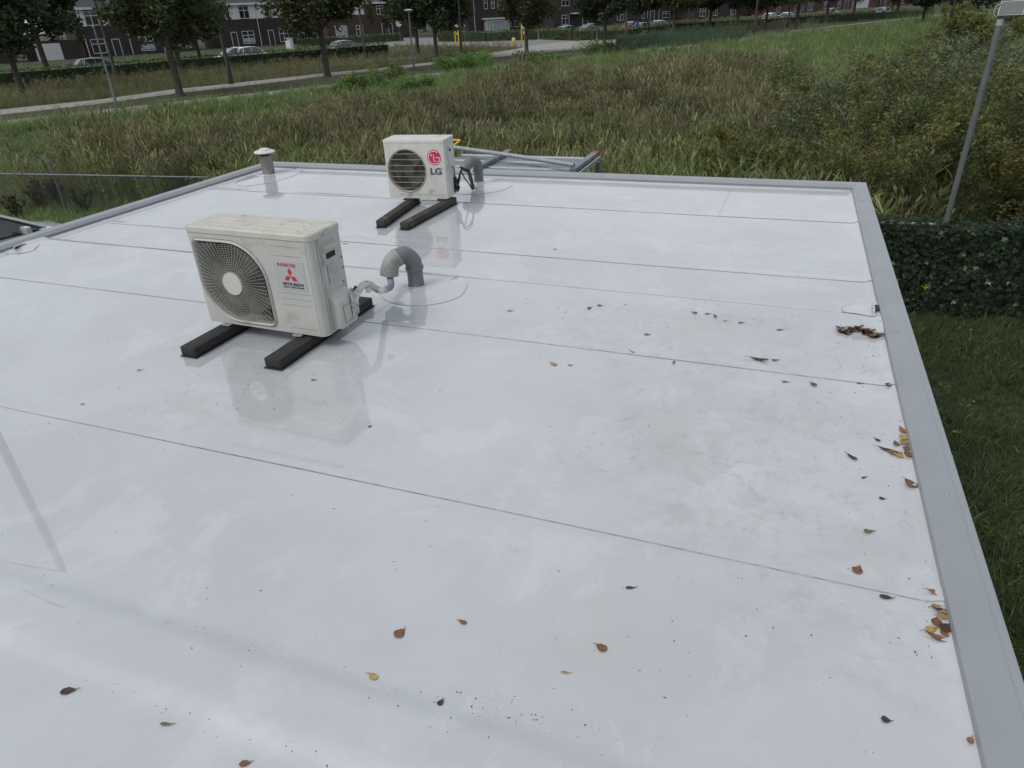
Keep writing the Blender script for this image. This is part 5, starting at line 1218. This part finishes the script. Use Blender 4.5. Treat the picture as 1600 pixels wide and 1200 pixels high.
p = at(992, 57); kb = thing('keep_right_bollard', 'yellow traffic bollard carrying a round blue sign beside the pale road', 'bollard', p, R(20))
mb = MB(); mb.box((0, 0, .55), (.32, .28, 1.1), taper=.75); mb.build('bollard_body', YEL, kb)
mb = MB(); mb.tube([(0, -.18, 1.5), (0, -.2, 1.5)], .42, 22); sp_ = mb.build('sign_plate', BLUE, kb)
mb = MB(); mb.box((-.02, -.215, 1.52), (.09, .01, .4), rot=Matrix.Rotation(R(20), 3, 'Y')); mb.add([(-.22, -.215, 1.38), (.10, -.215, 1.22), (-.12, -.215, 1.2)], [(0, 1, 2)]); mb.build('arrow', HWHITE, sp_)
def barrier(px, py, h, label):
    p = at(px, py); t = thing('yellow_barrier_post', label, 'traffic post', p, R(20), 'yellow posts at the junction')
    mb = MB(); mb.box((-.16, 0, h/2), (.14, .14, h)); mb.box((.28, 0, h*.38), (.14, .14, h*.76)); mb.build('post', YEL, t); mb = MB(); mb.box((.06, -.01, h*.70), (.42, .10, .3)); mb.build('cross_plate', HWHITE, t)
    mb = MB(); mb.box((.16, -.06, h*.42), (.22, .02, .3)); mb.build('small_plate', HWHITE, t)
barrier(714, 70, 3.2, 'tall yellow post frame beside the black lamp post at the junction'); barrier(817, 64, 2.4, 'yellow post frame half hidden by the street tree at the road')
p = at(803, 71.5); t = thing('yellow_bollard', 'short yellow bollard on the verge at the junction', 'bollard', p); mb = MB(); mb.box((0, 0, .45), (.45, .3, .9), taper=.8); mb.build('bollard_body', YEL, t); mb = MB(); mb.box((0, -.17, .65), (.3, .02, .3)); mb.build('reflector', HWHITE, t)
p = at(738, 48.5); t = thing('white_gate_post', 'white post with small arm left of the bay window house', 'post', p); mb = MB(); mb.box((0, 0, 1.3), (.22, .2, 2.6)); mb.box((.3, 0, 2.0), (.5, .1, .3)); mb.build('post', HWHITE, t); 
p = at(454, 78); t = thing('white_container', 'small white bin by the hedge, left of the stout street tree', 'bin', p); mb = MB(); mb.bbox((0, 0, .75), (.9, .7, 1.5), .05); mb.build('bin_body', HWHITE, t); mb = MB(); mb.bbox((0, 0, 1.54), (.96, .86, .08), .02); mb.build('bin_lid', SIGNW, t)
# lamp post left of the building, seen mirrored in the wet roof
t = thing('lamp_post', 'lamp post outside the left edge, seen only as a mirror streak on the wet roof', 'lamp post', (-7.75, 3.92, 0), 0, 'lamp posts')
mb = MB(); mb.tube([(0, 0, 0), (0, 0, 7.1)], [.05, .042], 14); mb.build('pole', GREYP, t, smooth='auto'); mb = MB(); mb.lathe([(.06, 7.0), (.13, 7.08), (.14, 7.14), (.08, 7.2), (0, 7.21)], n=18); mb.build('lamp_head', GREYP, t, smooth='auto')

# ------------------------------------------------------------------ grasses and reeds (instanced stuff)
def blade(mb, x, y, h, w_, a, bend, segs=3, mi=0, tw=0):
    c, s = math.cos(a), math.sin(a); px_, py_ = -s*w_/2, c*w_/2; o = len(mb.v)
    for i in range(segs+1):
        f = i/segs; r_ = bend*h*f*f; z = h*(f-.25*bend*f*f*1.2); k = (1-f)**.6 if i < segs else 0
        mb.v += [(x+c*r_-px_*k, y+s*r_-py_*k, z), (x+c*r_+px_*k, y+s*r_+py_*k, z)]
    for i in range(segs): q = o+2*i; mb.f.append((q, q+1, q+3, q+2)); mb.m.append(mi)
def proto(name, mb, mats):
    me = bpy.data.meshes.new(name); me.from_pydata(mb.v, [], mb.f)
    for m in mats: me.materials.append(m)
    me.polygons.foreach_set('material_index', mb.m); me.update(); return bpy.data.objects.new(name, me)
def grass_proto(name, n, h, w_, mats, seed, rad=.12, bend=.5, pale=0, plume=0):
    rnd = random.Random(seed); mb = MB()
    for i in range(n):
        a = rnd.uniform(0, 6.28); r_ = rad*rnd.random()**.5; hh = h*rnd.uniform(.5, 1.1)
        blade(mb, r_*math.cos(a*3), r_*math.sin(a*3), hh, w_*rnd.uniform(.7, 1.2), a, bend*rnd.uniform(.2, 1.3), 3, 1 if rnd.random() < pale else 0)
    for i in range(plume):
        a = rnd.uniform(0, 6.28); r_ = rad*rnd.random(); hh = h*rnd.uniform(.95, 1.25); x, y = r_*math.cos(a), r_*math.sin(a); b = .1*hh
        blade(mb, x, y, hh*.85, w_*.5, a, .1, 2, 0)
        for q in range(3): aa = a+q*2.1; e = (x+b*math.cos(a)*.8, y+b*math.sin(a)*.8); o = len(mb.v); s = w_*1.7; mb.v += [(e[0]-s*math.cos(aa), e[1]-s*math.sin(aa), hh*.8), (e[0]+s*math.cos(aa), e[1]+s*math.sin(aa), hh*.86), (e[0]+s*.3, e[1], hh*1.05)]; mb.f.append((o, o+1, o+2)); mb.m.append(len(mats)-1)
    return proto(name, mb, mats)
def reed_proto(name, n, h, seed, mats, leafl=.26, rad=.34, plumes=.85, lw=.008):
    rnd = random.Random(seed); mb = MB()
    for i in range(n):
        a = rnd.uniform(0, 6.28); r_ = rad*rnd.random()**.5; x, y = r_*math.cos(a), r_*math.sin(a); hh = h*rnd.uniform(.7, 1.08); la = rnd.uniform(0, 6.28); ln = rnd.uniform(0, .16)*hh
        e = Vector((x+ln*math.cos(la), y+ln*math.sin(la), hh)); b = Vector((x, y, 0)); o = len(mb.v); sw = .006
        for p, q in ((b, 1), (e, .5)): mb.v += [tuple(p+Vector((sw*q, 0, 0))), tuple(p+Vector((-sw*q, 0, 0))), tuple(p+Vector((0, sw*q, 0)))]
        for u, v_ in ((0, 1), (1, 2), (2, 0)): mb.f.append((o+u, o+v_, o+v_+3, o+u+3)); mb.m.append(0)
        for q in range(6):
            f = .25+.7*q/5; p = b.lerp(e, f); aa = la+q*2.6+rnd.uniform(-.5, .5); L_ = leafl*rnd.uniform(.6, 1.15); up = rnd.uniform(.4, 1.1); dr = rnd.uniform(.05, .6); c, s = math.cos(aa), math.sin(aa); o = len(mb.v)
            mi = 1 if rnd.random() < .16 else 0
            for k in range(4):
                g = k/3; w2 = lw*(.6 if k == 0 else (1 if k == 1 else (.7 if k == 2 else 0))); cx_, cy_, cz_ = p.x+c*L_*g*(1-.15*g), p.y+s*L_*g*(1-.15*g), p.z+L_*(up*g-dr*g*g)
                mb.v += [(cx_-s*w2, cy_+c*w2, cz_), (cx_+s*w2, cy_-c*w2, cz_)]
            for k in range(3): mb.f.append((o+2*k, o+2*k+1, o+2*k+3, o+2*k+2)); mb.m.append(mi)
        if rnd.random() < plumes:
            o = len(mb.v); d = (e-b).normalized(); t_ = e+d*.2+Vector((math.cos(la), math.sin(la), -.2))*.07
            for q in range(3):
                aa = q*1.05; v_ = Vector((math.cos(aa), math.sin(aa), 0))*.028; m_ = e.lerp(t_, .45); o = len(mb.v); mb.v += [tuple(e), tuple(m_+v_), tuple(t_), tuple(m_-v_)]; mb.f.append((o, o+1, o+2, o+3)); mb.m.append(2)
    return proto(name, mb, mats)
def scatter(name, protos, P, scl, seed, tilt=.08, zs=None, label=None):
    """one object whose points carry copies of a few tufts"""
    rg = np.random.default_rng(seed); k = len(protos); idx = rg.integers(0, k, len(P))
    for j, pr in enumerate(protos):
        Q = P[idx == j]; n = len(Q)
        if n == 0: continue
        s = scl[idx == j]
        me = bpy.data.meshes.new(name); me.from_pydata([tuple(q) for q in Q], [], [])
        rot = np.stack([rg.normal(0, tilt, n), rg.normal(0, tilt, n), rg.uniform(0, 6.28, n)], 1).astype(np.float32)
        a = me.attributes.new('rot', 'FLOAT_VECTOR', 'POINT'); a.data.foreach_set('vector', rot.ravel())
        sv = np.stack([s, s, s*rg.uniform(.8, 1.15, n)], 1).astype(np.float32)
        a = me.attributes.new('scl', 'FLOAT_VECTOR', 'POINT'); a.data.foreach_set('vector', sv.ravel())
        o = bpy.data.objects.new(name, me); COL.objects.link(o); tag(o, kind='stuff')
        g = bpy.data.node_groups.new('scatter_'+name, 'GeometryNodeTree'); g.interface.new_socket('Geometry', in_out='INPUT', socket_type='NodeSocketGeometry'); g.interface.new_socket('Geometry', in_out='OUTPUT', socket_type='NodeSocketGeometry')
        gi = g.nodes.new('NodeGroupInput'); go = g.nodes.new('NodeGroupOutput'); io = g.nodes.new('GeometryNodeInstanceOnPoints'); oi = g.nodes.new('GeometryNodeObjectInfo'); oi.inputs['Object'].default_value = pr; oi.inputs['As Instance'].default_value = True
        ar = g.nodes.new('GeometryNodeInputNamedAttribute'); ar.data_type = 'FLOAT_VECTOR'; ar.inputs['Name'].default_value = 'rot'; ac_ = g.nodes.new('GeometryNodeInputNamedAttribute'); ac_.data_type = 'FLOAT_VECTOR'; ac_.inputs['Name'].default_value = 'scl'
        g.links.new(gi.outputs[0], io.inputs['Points']); g.links.new(oi.outputs['Geometry'], io.inputs['Instance']); g.links.new(ar.outputs['Attribute'], io.inputs['Rotation']); g.links.new(ac_.outputs['Attribute'], io.inputs['Scale']); g.links.new(io.outputs[0], go.inputs[0])
        m = o.modifiers.new('scatter', 'NODES'); m.node_group = g
def gzv(x, y):
    d = np.hypot(x, y); t = np.clip((d-18)/22, 0, 1); return .6*t*t*(3-2*t)
def wedge(n, az0, az1, d0, d1, seed, cap=None):
    """points with density falling off as 1/d^2"""
    rg = np.random.default_rng(seed); a = np.radians(rg.uniform(az0, az1, n)); d = d0*np.exp(rg.uniform(0, np.log(d1/d0), n))
    return np.stack([d*np.sin(a), d*np.cos(a), np.zeros(n)], 1)
def clear(P, extra=0):
    m = np.zeros(len(P), bool)
    for r_ in ROADS: m |= inpoly(P, r_)
    m |= (P[:, 0] > -6.6) & (P[:, 0] < .95) & (P[:, 1] < 7.9)
    return ~m
def nz2(P, s, seed=0):
    return np.array([noise.noise(Vector((p[0]*s, p[1]*s, seed))) for p in P])
REEDP = [(p.x, p.y) for p in [at(px, py, 1.35) for px, py in ((98, 236), (125, 214), (180, 198), (260, 188), (425, 181), (500, 171), (560, 163), (640, 150), (700, 141), (800, 128), (900, 115), (1000, 99), (1100, 86), (1176, 79), (1192, 95), (1185, 125), (1230, 140), (1300, 175))]]+[(2.2, 16.5), (.8, 12.2), (-1.5, 11.2), (-5, 11.6), (-9, 12.3), (-13, 14.2), (-18.5, 15.6)]
r1 = reed_proto('reed_a', 28, 1.55, 1, [REED, REEDY, PLUME]); r2 = reed_proto('reed_b', 26, 1.45, 2, [REED, REEDY, PLUMEP]); r3 = reed_proto('reed_c', 28, 1.6, 3, [REED, REED, PLUME], .45); r4 = reed_proto('reed_d', 15, 1.5, 4, [REED, REEDY, REEDY], .42, lw=.013, plumes=.2)
g1 = grass_proto('grass_a', 26, .5, .016, [GRN, REEDY], 4, .2, .7, .06); g2 = grass_proto('grass_b', 22, .42, .014, [GRN, DRY], 5, .2, .9, .12)
d1_ = grass_proto('dry_a', 24, .65, .012, [DRY, STRAW, PLUMEP], 6, .2, .5, .2, 7); d2_ = grass_proto('dry_b', 22, .55, .012, [DRY, REEDY, PLUME], 7, .2, .6, .15, 6)
l1_ = grass_proto('lawn_a', 26, .11, .006, [LAWN, LAWN], 8, .09, 1.1, .5); l2_ = grass_proto('lawn_b', 24, .15, .005, [LAWN, STRAW], 9, .09, 1.0, .04)
u1_ = grass_proto('rush_a', 34, 1.3, .03, [RUSH, RUSH], 10, .4, .3, 0)
s1_ = grass_proto('straw_a', 20, .5, .012, [STRAW, DRY], 12, .18, .8, .4)
# reeds
P = wedge(52000, -62, 12, 11.0, 125, 21); J = P.copy(); jn = np.random.default_rng(77).normal(0, 1, (len(P), 2)); J[:, :2] += jn*(np.hypot(P[:, 0], P[:, 1])[:, None]*.035); P = P[inpoly(J, REEDP) & clear(P) & (P[:, 1] > 10.8)]
k = nz2(P, .35, 4); P = P[k > -.42]; P[:, 2] = gzv(P[:, 0], P[:, 1])-.05; d = np.hypot(P[:, 0], P[:, 1])
nr = (d < 19)|(P[:, 0] < -16)&(d < 34); kk = np.random.default_rng(7).random(len(P)) < .45; Pn = P[nr & kk]; scatter('near_reeds', [r4], Pn, np.random.default_rng(8).uniform(.8, 1.1, len(Pn)), 41)
P = P[~(nr & kk)]; d = np.hypot(P[:, 0], P[:, 1])
scatter('reed_bed', [r1, r2, r3], P, (.84+.32*nz2(P, .22, 9)+.25*nz2(P, .7, 5))*np.random.default_rng(1).uniform(.72, 1.15, len(P))*(1-.1*np.clip((d-40)/60, 0, 1)), 31)
# lush grass in the field outside the reeds
P = wedge(60000, -66, 32, 9.5, 150, 22); n_ = P[:, 0]*NV.x+P[:, 1]*NV.y
P = P[~inpoly(P, REEDP) & clear(P) & (n_ > -40.7)]; P = P[~((P[:, 0] > .9) & (P[:, 1] < 11.4)) & ~((P[:, 0] < -6.5) & (P[:, 1] < 10.6))]
P[:, 2] = gzv(P[:, 0], P[:, 1]); d = np.hypot(P[:, 0], P[:, 1])
left = (P[:, 0] < -15)&(d < 38); sc = np.random.default_rng(2).uniform(.7, 1.15, len(P))*(.8+.014*d); sc[left] *= .6
scatter('meadow_grass', [g1, g2], P, sc, 32, .12)
# strip between bicycle path and upper path, mown
P = wedge(42000, -62, 16, 34, 200, 23); n_ = P[:, 0]*NV.x+P[:, 1]*NV.y; P = P[clear(P) & (n_ < -43.4) & (n_ > -68.8)]; P[:, 2] = gzv(P[:, 0], P[:, 1]); n_ = P[:, 0]*NV.x+P[:, 1]*NV.y; t_ = P[:, 0]*SV.x+P[:, 1]*SV.y; d = np.hypot(P[:, 0], P[:, 1])
upper = n_ < -53.5+np.clip((45-t_)/30, 0, 1)*3.5
Q = P[upper & ((t_ < 50) | (n_ < -58) | (t_ > 92))]; dq = np.hypot(Q[:, 0], Q[:, 1]); scatter('dry_verge_grass', [d1_, d2_], Q, np.random.default_rng(3).uniform(.6, 1.1, len(Q))*(.7+.004*dq), 33, .1)
Q = P[~(upper & ((t_ < 50) | (n_ < -58) | (t_ > 92)))]; dq = np.hypot(Q[:, 0], Q[:, 1]); scatter('mown_verge_grass', [g2, d2_], Q, np.random.default_rng(4).uniform(.35, .6, len(Q))*(.5+.004*dq), 34, .1)
# gardens beyond the hedge
P = wedge(9000, -60, 14, 60, 240, 24); n_ = P[:, 0]*NV.x+P[:, 1]*NV.y; P = P[clear(P) & (n_ < -71) & (n_ > -118)]; P[:, 2] = .6; scatter('garden_grass', [g1, g2], P, np.random.default_rng(5).uniform(1.0, 1.7, len(P)), 35)
# rushes by the end of the road
RU = [at(*p) for p in ((965, 76), (1050, 74), (1150, 66), (1165, 52), (1100, 50), (1040, 58), (965, 66))]
P = wedge(30000, -25, 5, 60, 140, 25); P = P[inpoly(P, [(p.x, p.y) for p in RU])]; P[:, 2] = .6; scatter('rush_clump', [u1_], P, np.random.default_rng(6).uniform(.4, .85, len(P)), 36)
# lawn right of the building
rg = np.random.default_rng(9); n = 30000; P = np.stack([rg.uniform(.85, 8.5, n), rg.uniform(.4, 11.35, n), np.zeros(n)], 1); P = P[(P[:, 0] < 1.5+P[:, 1]*.55+1.5)]
k = nz2(P, 1.1, 2); scatter('lawn', [l1_, l2_], P, np.clip(rg.uniform(.6, 1.35, len(P))*(1+1.0*k), .3, 2.4), 37, .3)
w1_ = proto('weed_a', (lambda m: (leafcloud(m, [(Vector((0, 0, .05)), .10)], 26, .03, random.Random(3), 1), m)[1])(MB()), [WEED])
rg2 = np.random.default_rng(19); n = 260; Pw = np.stack([rg2.uniform(1, 7, n), rg2.uniform(.6, 11, n), np.zeros(n)], 1); kw = nz2(Pw, .8, 7); Pw = Pw[kw > .02]
scatter('lawn_weeds', [w1_], Pw, rg2.uniform(.5, 1.3, len(Pw)), 45, .2)
# grass behind the chain link fence
rg = np.random.default_rng(10); n = 12000; P = np.stack([rg.uniform(-30, -6.9, n), rg.uniform(10.2, 17.5, n), np.zeros(n)], 1); P = P[clear(P) & ~inpoly(P, REEDP)]
scatter('rough_grass', [g2, g1], P, rg.uniform(.6, .95, len(P)), 38, .15)
# straw and taller grass behind the ivy hedge, near the roof corner
rg = np.random.default_rng(11); n = 1500; P = np.stack([rg.uniform(-.2, 6, n), rg.uniform(11.9, 13.6, n), np.zeros(n)], 1); scatter('straw_tufts', [s1_, d1_], P, rg.uniform(.6, 1.2, n), 39, .3)
